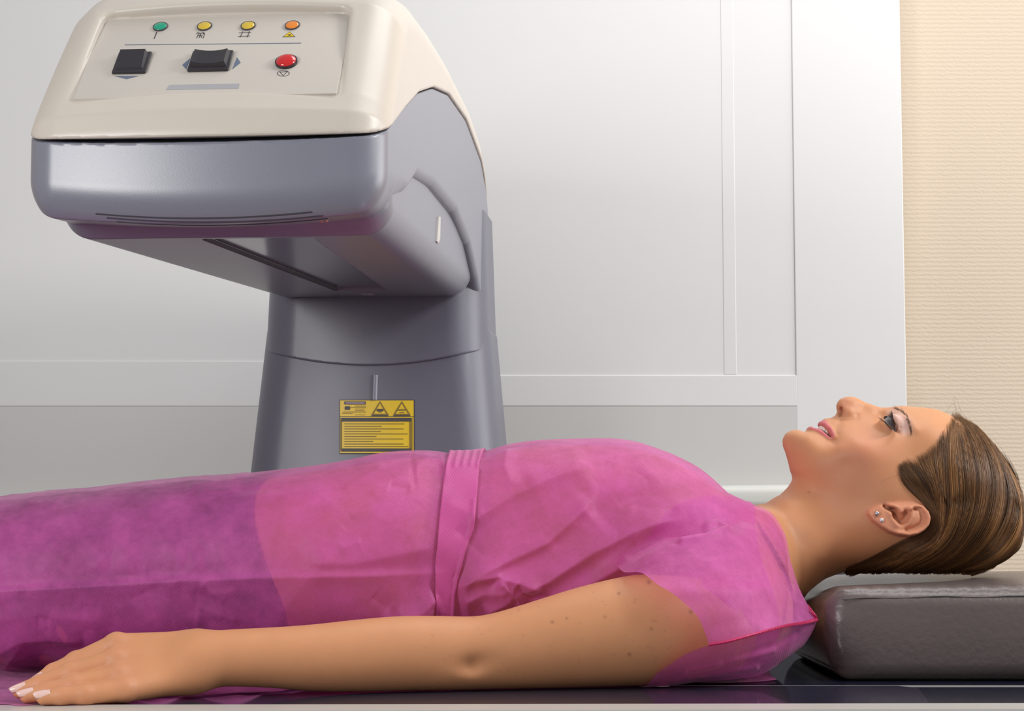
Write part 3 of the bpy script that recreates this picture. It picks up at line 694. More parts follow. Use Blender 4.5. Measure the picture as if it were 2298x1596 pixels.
# near arm ------------------------------------------------------------------
ARM = [(1640, 1310, 1500, -.155), (1590, 1300, 1518, -.165), (1500, 1292, 1534, -.180), (1420, 1291, 1539, -.187), (1300, 1318, 1543, -.196), (1200, 1349, 1546, -.205), (1110, 1376, 1549, -.212), (1060, 1384, 1550, -.216), (1000, 1383, 1551, -.221), (900, 1383, 1552, -.231), (800, 1391, 1553, -.243), (700, 1402, 1551, -.256), (600, 1409, 1543, -.268), (500, 1414, 1541, -.281), (430, 1424, 1545, -.290), (380, 1428, 1550, -.295)]
def armpts():
    out = []
    for px, t, b, Y in ARM:
        T = atY(px, t, Y); B_ = atY(px, b, Y); B_[2] = max(B_[2], .001); out.append(((T + B_) / 2, (T[2] - B_[2]) / 2))
    return out
def crv(A, t):                                                              # catmull-rom along axis 0
    n = len(A); i = np.clip(np.floor(t).astype(int), 0, n - 2); f = (t - i)
    g = lambda k: A[np.clip(k, 0, n - 1)]
    f = f.reshape(f.shape + (1,) * (A.ndim - 1))
    p0, p1, p2, p3 = g(i - 1), g(i), g(i + 1), g(i + 2)
    return .5 * (2 * p1 + (p2 - p0) * f + (2 * p0 - 5 * p1 + 4 * p2 - p3) * f ** 2 + (3 * p1 - p0 - 3 * p2 + p3) * f ** 3)
AP = armpts(); A4 = crv(np.array([[*c, r] for c, r in AP]), np.linspace(0, len(AP) - 1, 46)); AP = [(a[:3], a[3]) for a in A4]
def H3(px, py, Y, r):
    q = atY(px, py, Y); q[2] = max(q[2], r + .0015); return q
HAND = []
for L in ([(435, 1453, -.278, .0135), (262, 1450, -.298, .0105), (172, 1487, -.304, .0086), (120, 1511, -.309, .0078), (86, 1530, -.314, .0062)],
          [(435, 1475, -.285, .014), (262, 1484, -.310, .0105), (160, 1513, -.320, .0090), (92, 1537, -.327, .0080), (46, 1551, -.330, .0064)],
          [(435, 1500, -.291, .014), (266, 1520, -.322, .0102), (166, 1540, -.335, .0086), (110, 1553, -.340, .0078), (62, 1562, -.343, .0062)],
          [(430, 1517, -.295, .0135), (280, 1553, -.332, .0098), (190, 1566, -.347, .0078), (138, 1573, -.352, .0070), (98, 1578, -.354, .0060)],
          [(388, 1470, -.268, .0125), (310, 1505, -.262, .0115), (235, 1535, -.268, .0095), (190, 1550, -.274, .0070)]):
    HAND.append([(H3(a, b, c, r), r) for a, b, c, r in L])
def fhand(p):
    palm = None
    for ch in HAND:
        d = cone(p, ch[0][0], ch[1][0], ch[0][1], ch[1][1]); palm = d if palm is None else smin(palm, d, .008)
    out = palm
    for k, ch in enumerate(HAND):
        f = None
        for (a, ra), (b, rb) in zip(ch[1:-1], ch[2:]):
            d = cone(p, a, b, ra, rb); f = d if f is None else smin(f, d, .003)
        for q, r in ch[2:3]: f = smin(f, np.linalg.norm(p - q, axis=1) - r * .99, .004)
        out = smin(out, f, .0024)
    for ch in HAND[:4]:      # knuckles and extensor ridges
        q, r = ch[1]; out = smin(out, np.linalg.norm(p - (q + np.array([0, -.002, .002])), axis=1) - r * .72, .006)
    return out
_ax = np.array([a[0] for a, r in AP])[::-1]; _k = np.exp(-(np.arange(-12, 13) / 6.) ** 2); _k /= _k.sum()
_AX = np.linspace(_ax[0], _ax[-1], 400)
_AV = [np.interp(_AX, _ax, np.array([(a[1], a[2], r)[c] for a, r in AP])[::-1]) for c in range(3)]
_AV = [np.convolve(np.pad(v, 12, 'reflect', reflect_type='odd'), _k, 'valid') for v in _AV]
def farm(p):
    x, y, z = p.T; cy, cz, r = [np.interp(x, _AX, v) for v in _AV]
    d = (np.hypot(y - cy, (z - cz)) - r) * .985
    d = smax(d, _AX[0] + .008 - x, .02); d = np.maximum(d, x - _AX[-1])
    a0 = np.array([_AX[-1], _AV[0][-1], _AV[1][-1]])
    d = smin(d, cone(p, a0, a0 + (.012, .05, .02), _AV[2][-1] - .001, .04), .02)
    for q_, a_, s_ in (((1058, 1496, -.248), .0050, (.011, .008)), ((1085, 1480, -.248), .0018, (.016, .010)), ((1035, 1520, -.245), -.0022, (.020, .010))):
        e = atY(*q_); d = d + a_ * np.exp(-((x - e[0]) / s_[0]) ** 2 - ((z - e[2]) / s_[1]) ** 2) * (y < cy)
    return d
def legs(p, off):
    d = None
    for s in (-1, 1):
        ch = [((-.52, s * .088, .080), .074), ((-.72, s * .078, .064), .056), ((-1.08, s * .06, .048), .040)]
        for (a, ra), (b, rb) in zip(ch[:-1], ch[1:]):
            q = cone(p, a, b, ra - off, rb - off); d = q if d is None else smin(d, q, .02)
        q = cone(p, (-1.10, s * .06, .05), (-1.14, s * .08, .19), .034, .026); d = smin(d, q, .02)
    return d
def fhead(p, hair=None):
    x, y, z = p.T; ay = np.abs(y); g = HG(x, z); gx = HG(x, z, HGx); gz = HG(x, z, HGz)
    d = (y * y - g) / np.sqrt(4 * y * y + gx * gx + gz * gz + .00025)
    if hair is not None: return d
    ear = EG(x, z) * smooth(.03, .045, ay)
    inb = (x > EG.x0) & (x < EG.x0 + EG.h * EG.a.shape[0]) & (z > EG.y0) & (z < EG.y0 + EG.h * EG.a.shape[1])
    d = d - np.where(inb, ear, 0) * .9
    near = (x > .28) & (x < .45) & (z > .12)
    if near.any():
        i = np.nonzero(near)[0]; q = np.stack([x[i], -ay[i], z[i]], 1); e = d[i]
        rr = np.linalg.norm(q - EYE_C, axis=1)
        e = smin(e, rr - (EYE_R + .0016), .005)                           # lids over the eyeball
        sl = np.maximum(poly_sd(q[:, 0], q[:, 2], SLIT), np.maximum(rr - .019, ay[i] * 0 - (ay[i] - .022)))
        e = smax(e, -sl, .0012)
        e = smin(e, np.linalg.norm(q - atY(1904, 928, -.0118), axis=1) - .0055, .003)
        # brow ridge, lip rolls, alar crease
        xz = (q[:, 0], q[:, 2])
        e = e - .0012 * np.exp(-(line_d(*xz, ym([(2004, 922), (2022, 925), (2038, 940), (2047, 965)], -.04)) / .004) ** 2)
        e = e - .0017 * np.exp(-(line_d(*xz, ym([(1843, 945), (1853, 949), (1861, 962), (1866, 982)], -.018)) / .0022) ** 2)
        e = e - .0017 * np.exp(-(line_d(*xz, ym([(1822, 960), (1832, 963.5), (1843, 971), (1856, 984)], -.018)) / .0024) ** 2)
        e = e + .0008 * np.exp(-(line_d(*xz, ym([(1889, 944), (1905, 947), (1924, 941), (1926, 932)], -.02)) / .0022) ** 2)
        e = e + .0010 * np.exp(-(line_d(*xz, ym([(1888, 948), (1876, 968), (1868, 986), (1866, 996)], -.03)) / .003) ** 2)
        e = e + .0013 * np.exp(-(line_d(*xz, ym([(1982, 946), (1998, 957), (2012, 972)], -.04)) / .0016) ** 2) * (ay[i] > .02)
        e = e + .0012 * np.exp(-(line_d(*xz, ym([(2004, 934), (2015, 946), (2017, 962), (2012, 974)], -.04)) / .0015) ** 2)
        # mouth opening and nostrils
        e = smax(e, -np.maximum(poly_sd(*xz, MOUTH), ay[i] - .034), .0010)
        n0 = atY(1884, 924, -.0088); n1 = atY(1900, 916, -.0068)
        e = smax(e, -cone(q, n0, n1, .0042, .0025), .0016)
        n2 = atY(1889, 934, -.0095); e = smax(e, -cone(q, n0, n2, .0034, .0022), .0016)
        d[i] = e
    return d
def fbody(p):
    x, y, z = p.T; d = np.full(len(p), .05) + 0.
    t = torso(p, .007); d = smax(t, x - .272, .03)
    q = np.stack([x, -np.abs(y), z], 1); c0 = AP[0][0]; sh = cone(q, c0 + (.006, .02, .006), (c0[0] + .012, -.07, .115), .040, .045)
    d = smin(d, sh, .03)
    i = np.nonzero(x > .17)[0]
    if len(i):
        h = np.maximum(fhead(p[i]), (.195 - x[i])); d[i] = smin(d[i], h, .018 * smooth(.30, .25, x[i]) + .002)
    i = np.nonzero((y < -.02) & (x < .32))[0]
    if len(i):
        a = smin(farm(p[i]), fhand(p[i]), .016)
        d[i] = smin(d[i], a, .012 * smooth(.02, .12, x[i]) + .0005)
    i = np.nonzero((y > .02) & (x < .32))[0]
    if len(i):
        q = p[i] * (1, -1, 1); a = farm(q); d[i] = smin(d[i], a, .012 * smooth(.02, .12, x[i]) + .0005)
    i = np.nonzero(x < -.36)[0]
    if len(i):
        l = legs(p[i], .0); d[i] = smin(np.maximum(d[i], -.53 - x[i]), l, .012)
    return d
def paint(L, X, Z, soft): return smooth(soft, -soft, poly_sd(X, Z, L))
def body():
    V, Q = surface_nets(fbody, (-1.2, -.38, -.004), (.56, .30, .34), .0015, B=8, margin=1.5, mf=lambda c: np.where(c[:, 0] > .22, 2.6, 1.))
    X, Y, Z = V.T; near = np.abs(Y)
    c = np.tile(np.array([.60, .275, .130]), (len(V), 1))
    def mix(m, col): 
        nonlocal c; m = np.asarray(m)[:, None]; c = c * (1 - m) + np.array(col) * m
    hd = X > .25
    def blob(px, py, Yr, r, col, amt): 
        q = XZ(px, py, Yr); mix(hd * amt * np.exp(-((X - q[0]) ** 2 + (Z - q[1]) ** 2) / r ** 2), col)
    blob(1945, 1008, -.06, .026, (.62, .22, .14), .45)
    blob(1898, 908, -.012, .008, (.62, .25, .16), .5); blob(1765, 1005, -.01, .012, (.62, .26, .17), .3)
    blob(1805, 1065, -.03, .018, (.60, .24, .14), .05)
    E_ = poly_sd(X, Z, EAR); mix((E_ < .001) * .5 * (near > .05), (.66, .26, .17))
    # eye-shadow, lips
    mix(hd * .65 * np.exp(-(line_d(X, Z, ym([(2014, 930), (2026, 945), (2026, 965)], -.04)) / .0055) ** 2) * (near > .012), (.72, .52, .50))
    mix(hd * .85 * np.exp(-(line_d(X, Z, ym([(2003, 931), (2012, 944), (2014, 958), (2009, 968), (1998, 962)], -.045)) / .0014) ** 2) * (near > .02), (.13, .07, .07))
    UL = ym([(1840, 953), (1842, 946), (1849, 940), (1856, 940.5), (1860, 950), (1864.5, 965), (1868, 984), (1862, 989), (1858, 972), (1853, 961), (1847, 955)], -.018)
    LL = ym([(1816, 961), (1822, 956), (1830, 955), (1836, 957), (1843, 965), (1851, 974), (1863, 989), (1850, 984), (1838, 974), (1828, 967)], -.018)
    lip = np.maximum(paint(UL, X, Z, .0007), paint(LL, X, Z, .0007)) * (near < .036); mix(lip * .9, (.60, .14, .17))
    n0 = atY(1889, 924, -.009); mix(.8 * np.exp(-((X - n0[0]) ** 2 + (near - .0085) ** 2 + (Z - n0[2]) ** 2) / .0045 ** 2), (.30, .07, .05))
    q = XZ(2003, 1141, YE); mix(hd * (near > .06) * .85 * np.exp(-((X - q[0]) ** 2 / .004 ** 2 + (Z - q[1]) ** 2 / .0016 ** 2)), (.06, .015, .01))
    # tan of the upper arm, moles and freckles, redder fingers
    arm = (X < .25) & (Y < -.12)
    for k in range(120):
        px = rng.uniform(950, 1580); py = rng.uniform(1310, 1530); q = XZ(px, py, -.23); r = rng.choice([.0006, .0008, .0012], p=[.6, .3, .1])
        m = arm & (np.abs(X - q[0]) < .005); mm = np.zeros(len(V)); mm[m] = rng.uniform(.18, .38) * np.exp(-((X[m] - q[0]) ** 2 + (Z[m] - q[1]) ** 2) / r ** 2); mix(mm, (.25, .09, .05))
    for px, py, r in ((1239, 1395, .0013), (1460, 1309, .0017), (1390, 1333, .0013), (1553, 1375, .0016), (1412, 1468, .0014), (1461, 1411, .0013), (1357, 1384, .0011), (1272, 1387, .001)):
        q = XZ(px, py, -.23); m = arm & (np.abs(X - q[0]) < .006); mm = np.zeros(len(V)); mm[m] = .65 * np.exp(-((X[m] - q[0]) ** 2 + (Z[m] - q[1]) ** 2) / r ** 2); mix(mm, (.16, .05, .03))
    q = XZ(1816, 1105, -.04); mix(hd * .7 * np.exp(-((X - q[0]) ** 2 + (Z - q[1]) ** 2) / .0011 ** 2), (.35, .10, .05))
    for ch in HAND[:4]:
        for (a, r) in ch[1:4]:
            mm = .35 * np.exp(-((V - a) ** 2).sum(1) / (r * 1.2) ** 2); mix(mm, (.62, .25, .17))
    V[:, 2] = np.maximum(V[:, 2], .0014)
    o = npmesh('person', V, Q, M_skin, col=c)
    tag(o, 'woman lying on her back in a pink disposable gown, eyes up, arm along her side', 'person')
    return o
person = body()

# ---------------------------------------------------------------- eyes, teeth, lashes, earrings, nails
def details():
    for s in (1, -1):
        b = MB(); b.ball((EYE_C[0], s * EYE_C[1], EYE_C[2]), EYE_R, seg=32)
        ir = np.array([-.35, 0, .94]); b.ball(np.array([EYE_C[0], s * EYE_C[1], EYE_C[2]]) + ir * .0075, .0055, mi=1, seg=20)
        b.build('eye', [M_eye, M_dark], person)
    b = MB()
    for k in range(-5, 6):                       # upper teeth along the arch
        th = k / 5.6; y = .0235 * math.sin(th * 1.45); f = (1 - math.cos(th * 1.45)) / (1 - math.cos(1.3))
        p0 = atY(1841 + 20 * f ** 1.0, 957.5 + 24 * f, 0)
        wd = .0041 - .0008 * abs(th); hh = .0048 - .002 * f
        b.ball((p0[0] + .0010, y, p0[2] - .0018), 1, (hh * .62, wd * .62 + .0004, .0036), seg=16)
    b.build('teeth', M_teeth, person)
    b = MB(); b.ball((atY(1872, 985, 0)[0], 0, atY(1872, 985, 0)[2]), 1, (.010, .020, .012), seg=20); b.build('mouth_inside', M_gap, person)
    def lash(name, base, tipf, n, r0):
        for s in (1, -1):
            b = MB()
            for k in range(n):
                t = k / (n - 1); a = np.array(base(t)); tp = np.array(tipf(t)) + rng.normal(0, .0006, 3); m = (a + tp) / 2 + np.array([.0012, -.0006, -.0004]) * (1 if name == 'upper_eyelashes' else -.4)
                P = [(1 - u) ** 2 * a + 2 * u * (1 - u) * m + u * u * tp for u in np.linspace(0, 1, 6)]
                b.tube([(p[0], p[1] * s, p[2]) for p in P], [r0 * (1 - .8 * u) for u in np.linspace(0, 1, 6)], 4)
            b.build(name, M_dark, person)
    def lerp3(A, B_, C_, t):
        A, B_, C_ = map(np.array, (A, B_, C_)); return (1 - t) ** 2 * A + 2 * t * (1 - t) * B_ + t * t * C_
    lash('upper_eyelashes', lambda t: lerp3(atY(2000, 933, -.034), atY(2011, 946, -.046), atY(2008, 966, -.052), t), lambda t: lerp3(atY(1999, 921, -.037), atY(1994, 930, -.058), atY(1990, 950, -.063), t), 46, .00036)
    lash('lower_eyelashes', lambda t: lerp3(atY(1982, 941, -.036), atY(1990, 952, -.047), atY(2002, 964, -.052), t), lambda t: lerp3(atY(1969, 936, -.040), atY(1976, 940, -.053), atY(1992, 957, -.060), t), 16, .00020)
    b = MB()                                     # eyebrow hairs
    for s in (1, -1):
        for k in range(170):
            t = rng.uniform(0, 1); wd = rng.normal(0, 1) * .0011 * (1.2 - t)
            c = lerp3(atY(2008, 914.5, -.018), atY(2046, 922, -.050), atY(2046, 972, -.060), t); c2 = lerp3(atY(2008, 914.5, -.018), atY(2046, 922, -.050), atY(2046, 972, -.060), min(t + .09, 1.08))
            dr = (c2 - c); nr = np.array([dr[2], 0, -dr[0]]); nr /= max(np.linalg.norm(nr), 1e-9)
            pts = []
            for u in (0, .5, 1):
                q = c + dr * u * rng.uniform(.7, 1.1) + nr * (wd + .0008 * u); g = max(float(HG(np.array([q[0]]), np.array([q[2]]))[0]), 1e-6)
                pts.append((q[0], -s * (math.sqrt(g) + .0012 + .0006 * u), q[2] + .0004))
            b.tube(pts, [.00016, .00014, .00005], 3)
    b.build('eyebrow', mat('eyebrow_hair', (.17, .09, .06), .6, nscale=60, namp=.2), person)
    def onear(px, py):
        Y = -.085
        for _ in range(6):
            q = atY(px, py, Y); x = np.array([q[0]]); z = np.array([q[2]]); Y = -(math.sqrt(max(HG(x, z)[0], 1e-5)) + EG(x, z)[0])
        return atY(px, py, Y - .001)
    p = onear(1967.5, 1153); b = MB(); b.ball(p + (0, -.001, 0), .0026, seg=24); o = b.build('earring', M_steel, person); o['label'] = 'round steel ball ear stud'
    p = onear(1978.5, 1168); b = MB(); b.ball(p + (0, -.0006, 0), .0022, (1, .8, 1), seg=12)
    for k in range(8): b.ball(p + np.array([.0019 * math.cos(k * .785), -.0006, .0019 * math.sin(k * .785)]), .0005, seg=8)
    o = b.build('earring', mat('clear_stone', (.9, .88, .86), .05, 1, .7, nscale=900, namp=.3), person, sharp=False); o['label'] = 'small sparkling stone ear stud'
    for k, ch in enumerate(HAND[:4]):
        (a, ra), (t_, rt) = ch[3], ch[4]; d = (t_ - a) / np.linalg.norm(t_ - a)
        up = np.array([.0, -.62, .78]); up = up - d * (up @ d); up /= np.linalg.norm(up); sd = np.cross(d, up)
        V = []; Fc = []; n = 10
        for i in range(n + 1):
            for j in range(n + 1):
                u = i / n; v = j / n * 2 - 1; wv = .0044 * (1 - .25 * max(0, u - .6) / .4 - .18 * (1 - u) ** 2)
                ang = v * .95; r = rt * 1.04 + .0009
                q = t_ + d * (-.0055 + .0135 * u - .0024 * v * v * u - .001 * (1 - u) * v * v) + (up * math.cos(ang) * r * .92 + sd * math.sin(ang) * wv * 1.2) - up * .0012 * u * u
                V.append(q)
        for i in range(n):
            for j in range(n): Fc.append((i * (n + 1) + j, (i + 1) * (n + 1) + j, (i + 1) * (n + 1) + j + 1, i * (n + 1) + j + 1))
        o = npmesh('fingernail', np.array(V), np.array(Fc), M_nail, person)
        mo = o.modifiers.new('s', 'SOLIDIFY'); mo.thickness = .0006; mo.offset = 0
details()

# ---------------------------------------------------------------- hair
HPOLY_PX = [(2138, 920), (2136, 942), (2132, 962), (2122, 982), (2106, 1001), (2088, 1018), (2066, 1032), (2036, 1043), (2022, 1055), (2020, 1075), (2028, 1092), (2046, 1108), (2067, 1122), (2084, 1137), (2094, 1160), (2090, 1182), (2072, 1201), (2045, 1209), (2017, 1217), (1990, 1238), (1946, 1254), (1918, 1268), (1895, 1281), (1895, 1340), (2400, 1340), (2400, 880), (2160, 880)]
HP = [XZ(px, py, -.07 if 960 < py < 1230 else -.03) for px, py in HPOLY_PX]
HSIL = [(2130, 930), (2146, 936), (2160, 938), (2174, 943), (2194, 959), (2214, 979), (2231, 1001), (2249, 1030), (2270, 1064), (2287, 1098), (2297, 1130), (2299, 1170), (2297, 1205), (2288, 1235), (2270, 1251), (2242, 1266), (2214, 1275), (2150, 1280), (2073, 1281), (1974, 1281), (1930, 1283), (1890, 1285)]
def hairg():
    inner = XZ(2080, 1120)
    def f(X, Z):
        g0 = gf(X, Z); sd = poly_sd(X, Z, HSX); t = smooth(.001, -.016, poly_sd(X, Z, HP))
        return g0, sd, t
    return f
HSX = [XZ(*q) for q in HSIL] + [XZ(1880, 1240), XZ(1960, 1150), XZ(2010, 1050), XZ(2080, 960)]
def hgrid(X, Z):
    # half-width of hair: superposed on the skull, reaching the traced hair outline
    P, v = [], []
    for q in HSIL: P.append(XZ(*q)); v.append(0)
    for px, py, ww in [(2150, 960, .030), (2150, 1050, .080), (2180, 1120, .086), (2225, 1150, .080), (2250, 1200, .055), (2200, 1200, .078), (2100, 1110, .079), (2100, 1040, .0745), (2100, 1180, .079), (2020, 1180, .060), (2060, 1080, .075), (2030, 1065, .0735), (2110, 985, .0655), (2170, 985, .052), (2215, 1050, .066), (2250, 1100, .062), (2100, 1230, .070), (2040, 1235, .062), (2000, 1245, .054), (1960, 1262, .043), (1930, 1272, .036), (2200, 1245, .058), (2150, 1255, .052), (2060, 1262, .045), (2000, 1050, .069), (1950, 1100, .066), (2050, 980, .060), (2090, 945, .045)]:
        P.append(XZ(px, py, -ww)); v.append(ww * ww)
    for px, py in ((2190, 920), (2260, 990), (2330, 1100), (2340, 1200), (2300, 1290), (2200, 1320), (2080, 1325), (1950, 1325), (2120, 895)): P.append(XZ(px, py)); v.append(-.002)
    return tps(P, v)(X, Z)
AG = Grid2(hgrid, .30, .60, -.0, .30, .0015); AGx, AGz = np.gradient(AG.a, AG.h)
HM = Grid2(lambda X, Z: poly_sd(X, Z, HP), .30, .60, -.0, .30, .0015)
def fhair(p):
    x, y, z = p.T; g = AG(x, z); gx = AG(x, z, AGx); gz = AG(x, z, AGz)
    d = (y * y - g) / np.sqrt(4 * y * y + gx * gx + gz * gz + .0003) + .0015
    d = d + .012 * (1 - smooth(-.006, -.020, HM(x, z)))
    return smax(d, HM(x, z) + .008, .004)
def hair():
    V, Q = surface_nets(fhair, (.31, -.10, .045), (.535, .10, .27), .0022, margin=3.2)
    o = npmesh('hair', V, Q, M_hairbase, person); o['label'] = 'smooth brown hair combed back over the ear'
    G = [[(2022, 1052), (2030, 1075), (2050, 1100), (2078, 1125), (2096, 1150), (2101, 1172), (2092, 1192), (2070, 1208), (2030, 1222), (1985, 1246), (1940, 1268), (1900, 1282)],
         [(2040, 1042), (2056, 1066), (2075, 1095), (2092, 1122), (2103, 1150), (2107, 1178), (2097, 1200), (2072, 1218), (2035, 1236), (1990, 1258), (1950, 1274), (1915, 1284)],
         [(2085, 1018), (2092, 1050), (2100, 1080), (2108, 1115), (2113, 1150), (2112, 1185), (2098, 1212), (2070, 1232), (2038, 1248), (2005, 1262), (1975, 1273), (1945, 1284)],
         [(2118, 982), (2118, 1025), (2118, 1060), (2120, 1100), (2122, 1140), (2118, 1180), (2103, 1214), (2078, 1238), (2050, 1253), (2025, 1264), (2000, 1274), (1970, 1284)],
         [(2137, 947), (2140, 985), (2142, 1030), (2146, 1075), (2148, 1120), (2142, 1165), (2126, 1204), (2102, 1232), (2076, 1250), (2050, 1263), (2030, 1273), (2010, 1284)],
         [(2151, 940), (2168, 980), (2180, 1030), (2186, 1075), (2184, 1125), (2172, 1172), (2153, 1210), (2128, 1238), (2104, 1256), (2080, 1268), (2060, 1277), (2040, 1284)],
         [(2167, 944), (2198, 985), (2216, 1035), (2222, 1080), (2218, 1130), (2204, 1178), (2182, 1215), (2158, 1242), (2136, 1258), (2114, 1270), (2095, 1278), (2075, 1284)],
         [(2200, 965), (2232, 1012), (2250, 1055), (2258, 1100), (2252, 1148), (2236, 1190), (2214, 1225), (2190, 1248), (2168, 1263), (2146, 1272), (2128, 1278), (2105, 1284)],
         [(2226, 995), (2258, 1048), (2278, 1098), (2286, 1140), (2278, 1180), (2262, 1212), (2240, 1238), (2215, 1255), (2192, 1267), (2172, 1274), (2155, 1279), (2140, 1284)],
         [(2255, 1040), (2278, 1085), (2292, 1125), (2296, 1160), (2291, 1192), (2278, 1220), (2258, 1241), (2236, 1257), (2216, 1267), (2198, 1274), (2180, 1279), (2168, 1283)]]
    G[-1] = [(2262, 1035), (2284, 1078), (2297, 1118), (2302, 1155), (2299, 1192), (2288, 1222), (2270, 1246), (2248, 1262), (2228, 1272), (2208, 1278), (2190, 1283), (2178, 1286)]
    def onhair(px, py):
        Y = -.03
        for _ in range(14):
            q = atY(px, py, Y); Y = .5 * Y - .5 * math.sqrt(max(float(AG(np.array([q[0]]), np.array([q[2]]))[0]), 0))
        q = atY(px, py, Y); return (q[0], q[2])
    G = np.array([[onhair(px, py) for px, py in g] for g in G])
    nseg = 26; tt = np.linspace(0, 11, nseg)
    cr = crv
    GT = cr(G.transpose(1, 0, 2), tt).transpose(1, 0, 2)                    # (10,nseg,2)
    n = 12000; ncl = 230
    cu = np.sort(rng.uniform(0, 9, ncl)); ccol = rng.uniform(0, 1, ncl); clift = rng.uniform(-.0016, .0018, ncl)
    k = rng.integers(0, ncl, n); u = np.clip(cu[k] + rng.normal(0, .055, n), 0, 9)
    base = cr(GT, u)                                                         # (n,nseg,2)
    st = rng.uniform(-.045, .10, n) * np.where(u < 1.2, 1.3, 1.); st = np.where(rng.uniform(0, 1, n) < .35, rng.uniform(0, .5, n), st)   # staggered roots
    sp = np.linspace(0, 1, nseg)[None] * (1 - st[:, None]) + st[:, None]; fi = sp * (nseg - 1); i_ = np.clip(np.floor(fi).astype(int), 0, nseg - 2); f_ = (fi - i_)[..., None]
    ar = np.arange(n)[:, None]; base = base[ar, i_] * (1 - f_) + base[ar, i_ + 1] * f_
    s = np.linspace(0, 1, nseg)
    ph = rng.uniform(0, 6.28, ncl)[k]; wig = .0011 * np.sin(s[None] * 7 + ph[:, None]) * (s[None] * 1.2)
    conv = (rng.normal(0, 1, n) * np.where(u < 1.3, .0023, .0012))[:, None] * (1 - .3 * s[None])
    T = np.gradient(base, axis=1); T /= np.maximum(np.linalg.norm(T, axis=2, keepdims=True), 1e-9); Nn = np.stack([-T[..., 1], T[..., 0]], -1)
    P2 = base + Nn * (wig + conv)[..., None]
    x, z = P2[..., 0], P2[..., 1]
    g = AG(x.ravel(), z.ravel()).reshape(x.shape)
    # pull strands that slip past the outline back inside
    yy = np.sqrt(np.maximum(g, 1e-8)) + clift[k][:, None] * np.minimum(1, s[None] * 6) + rng.uniform(-.0012, .0006, n)[:, None]
    skin = HM(x.ravel(), z.ravel()).reshape(x.shape)
    gs = HG(x.ravel(), z.ravel()).reshape(x.shape); ys_ = np.sqrt(np.maximum(gs, 1e-8)) + .0004 + rng.uniform(0, .0012, n)[:, None]; t_ = smooth(-.016, -.001, skin); yy = np.maximum(yy * (1 - t_) + ys_ * t_, np.sqrt(np.maximum(gs, 1e-8)) + .0003)
    yy = yy + .00 * s[None]
    side = np.where(rng.uniform(0, 1, n) < .70, -1., 1.)[:, None]
    near_top = (g < 2e-4)
    Y = side * np.maximum(yy, .0005)
    z = np.maximum(z, .1006 - .05)
    C3 = np.stack([x, Y, z], -1)
    t0 = rng.uniform(0, .10, n); 
    Tn = np.gradient(C3, axis=1); Tn /= np.maximum(np.linalg.norm(Tn, axis=2, keepdims=True), 1e-9)
    A = np.cross(Tn, np.array([0, 0, 1.])); A /= np.maximum(np.linalg.norm(A, axis=2, keepdims=True), 1e-6); Bn = np.cross(Tn, A)
    rad = (.00024 * (1 - .25 * s) * np.minimum(1, s * 5 + .12))[None, :, None]
    V3 = np.concatenate([C3[:, :, None] + (A * math.cos(a) + Bn * math.sin(a))[:, :, None] * rad[..., None] for a in (0, 2.094, 4.189)], 2).reshape(-1, 3)
    i0 = (np.arange(n)[:, None, None] * nseg + np.arange(nseg - 1)[None, :, None]) * 3; kk = np.arange(3)[None, None]
    F_ = np.stack([i0 + kk, i0 + (kk + 1) % 3, i0 + 3 + (kk + 1) % 3, i0 + 3 + kk], -1).reshape(-1, 4)
    dk = np.array([.06, .030, .015]); md = np.array([.18, .080, .028]); lt = np.array([.46, .23, .082])
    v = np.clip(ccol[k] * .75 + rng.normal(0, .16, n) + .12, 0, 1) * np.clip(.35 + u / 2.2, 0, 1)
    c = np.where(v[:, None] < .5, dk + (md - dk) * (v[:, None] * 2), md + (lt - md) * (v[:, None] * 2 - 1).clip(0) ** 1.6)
    c = np.repeat(c, nseg * 3, 0)
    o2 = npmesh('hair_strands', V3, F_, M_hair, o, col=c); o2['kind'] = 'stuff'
    b = MB()                                                                 # fly-away hairs
    for P in ([(2120, 930), (2138, 905), (2144, 915), (2152, 932)], [(2135, 928), (2150, 916), (2160, 925), (2170, 940)], [(2148, 934), (2140, 890), (2150, 905), (2158, 930)], [(1912, 1252), (1930, 1268), (1952, 1278), (1972, 1284)], [(1845, 1300), (1870, 1282), (1900, 1270), (1925, 1262)], [(1852, 1296), (1860, 1280), (1880, 1270), (1900, 1262)], [(1975, 1083), (1990, 1075), (2010, 1068), (2030, 1064)], [(2280, 1060), (2290, 1085), (2296, 1110), (2300, 1130)], [(2230, 985), (2250, 1010), (2262, 1035), (2275, 1060)]):
        Yr = -.075 if P[0] == (1975, 1083) else (-.045 if P[0][1] > 1200 else -.002)
        C = np.array([atY(*q, Yr) for q in P]); b.tube(cr(C, np.linspace(0, 3, 14)), .00006, 4)
    b.build('loose_hair', M_hair, o)['kind'] = 'stuff'
hair()

# ---------------------------------------------------------------- trousers seen through the gown
def trousers():
    xe = XZ(655, 1200)[0]
    def f(p):
        x, y, z = p.T; d = np.full(len(p), .05); t = torso(p, .0045)
        d = np.maximum(t, -.53 - x)
        i = np.nonzero(x < -.38)[0]
        if len(i): d[i] = smin(d[i], legs(p[i], -.003), .012)
        d = np.maximum(d, x - xe - .012 * np.sin(z * 30) + .10 * (z - .10).clip(-.1, .1) * 1.0)
        d = d - .0009 * np.sin(x * 130 + 25 * z) * np.sin(z * 70 + x * 20)
        return np.maximum(np.maximum(d, -1.02 - x), .002 - z)
    global ftrou; ftrou = f
    V, Q = surface_nets(f, (-1.06, -.20, -.004), (-.17, .20, .20), .0035, margin=1.6)
    o = npmesh('trousers', V, Q, M_trouser, person); o['label'] = 'dark trousers showing through the gown'
trousers()

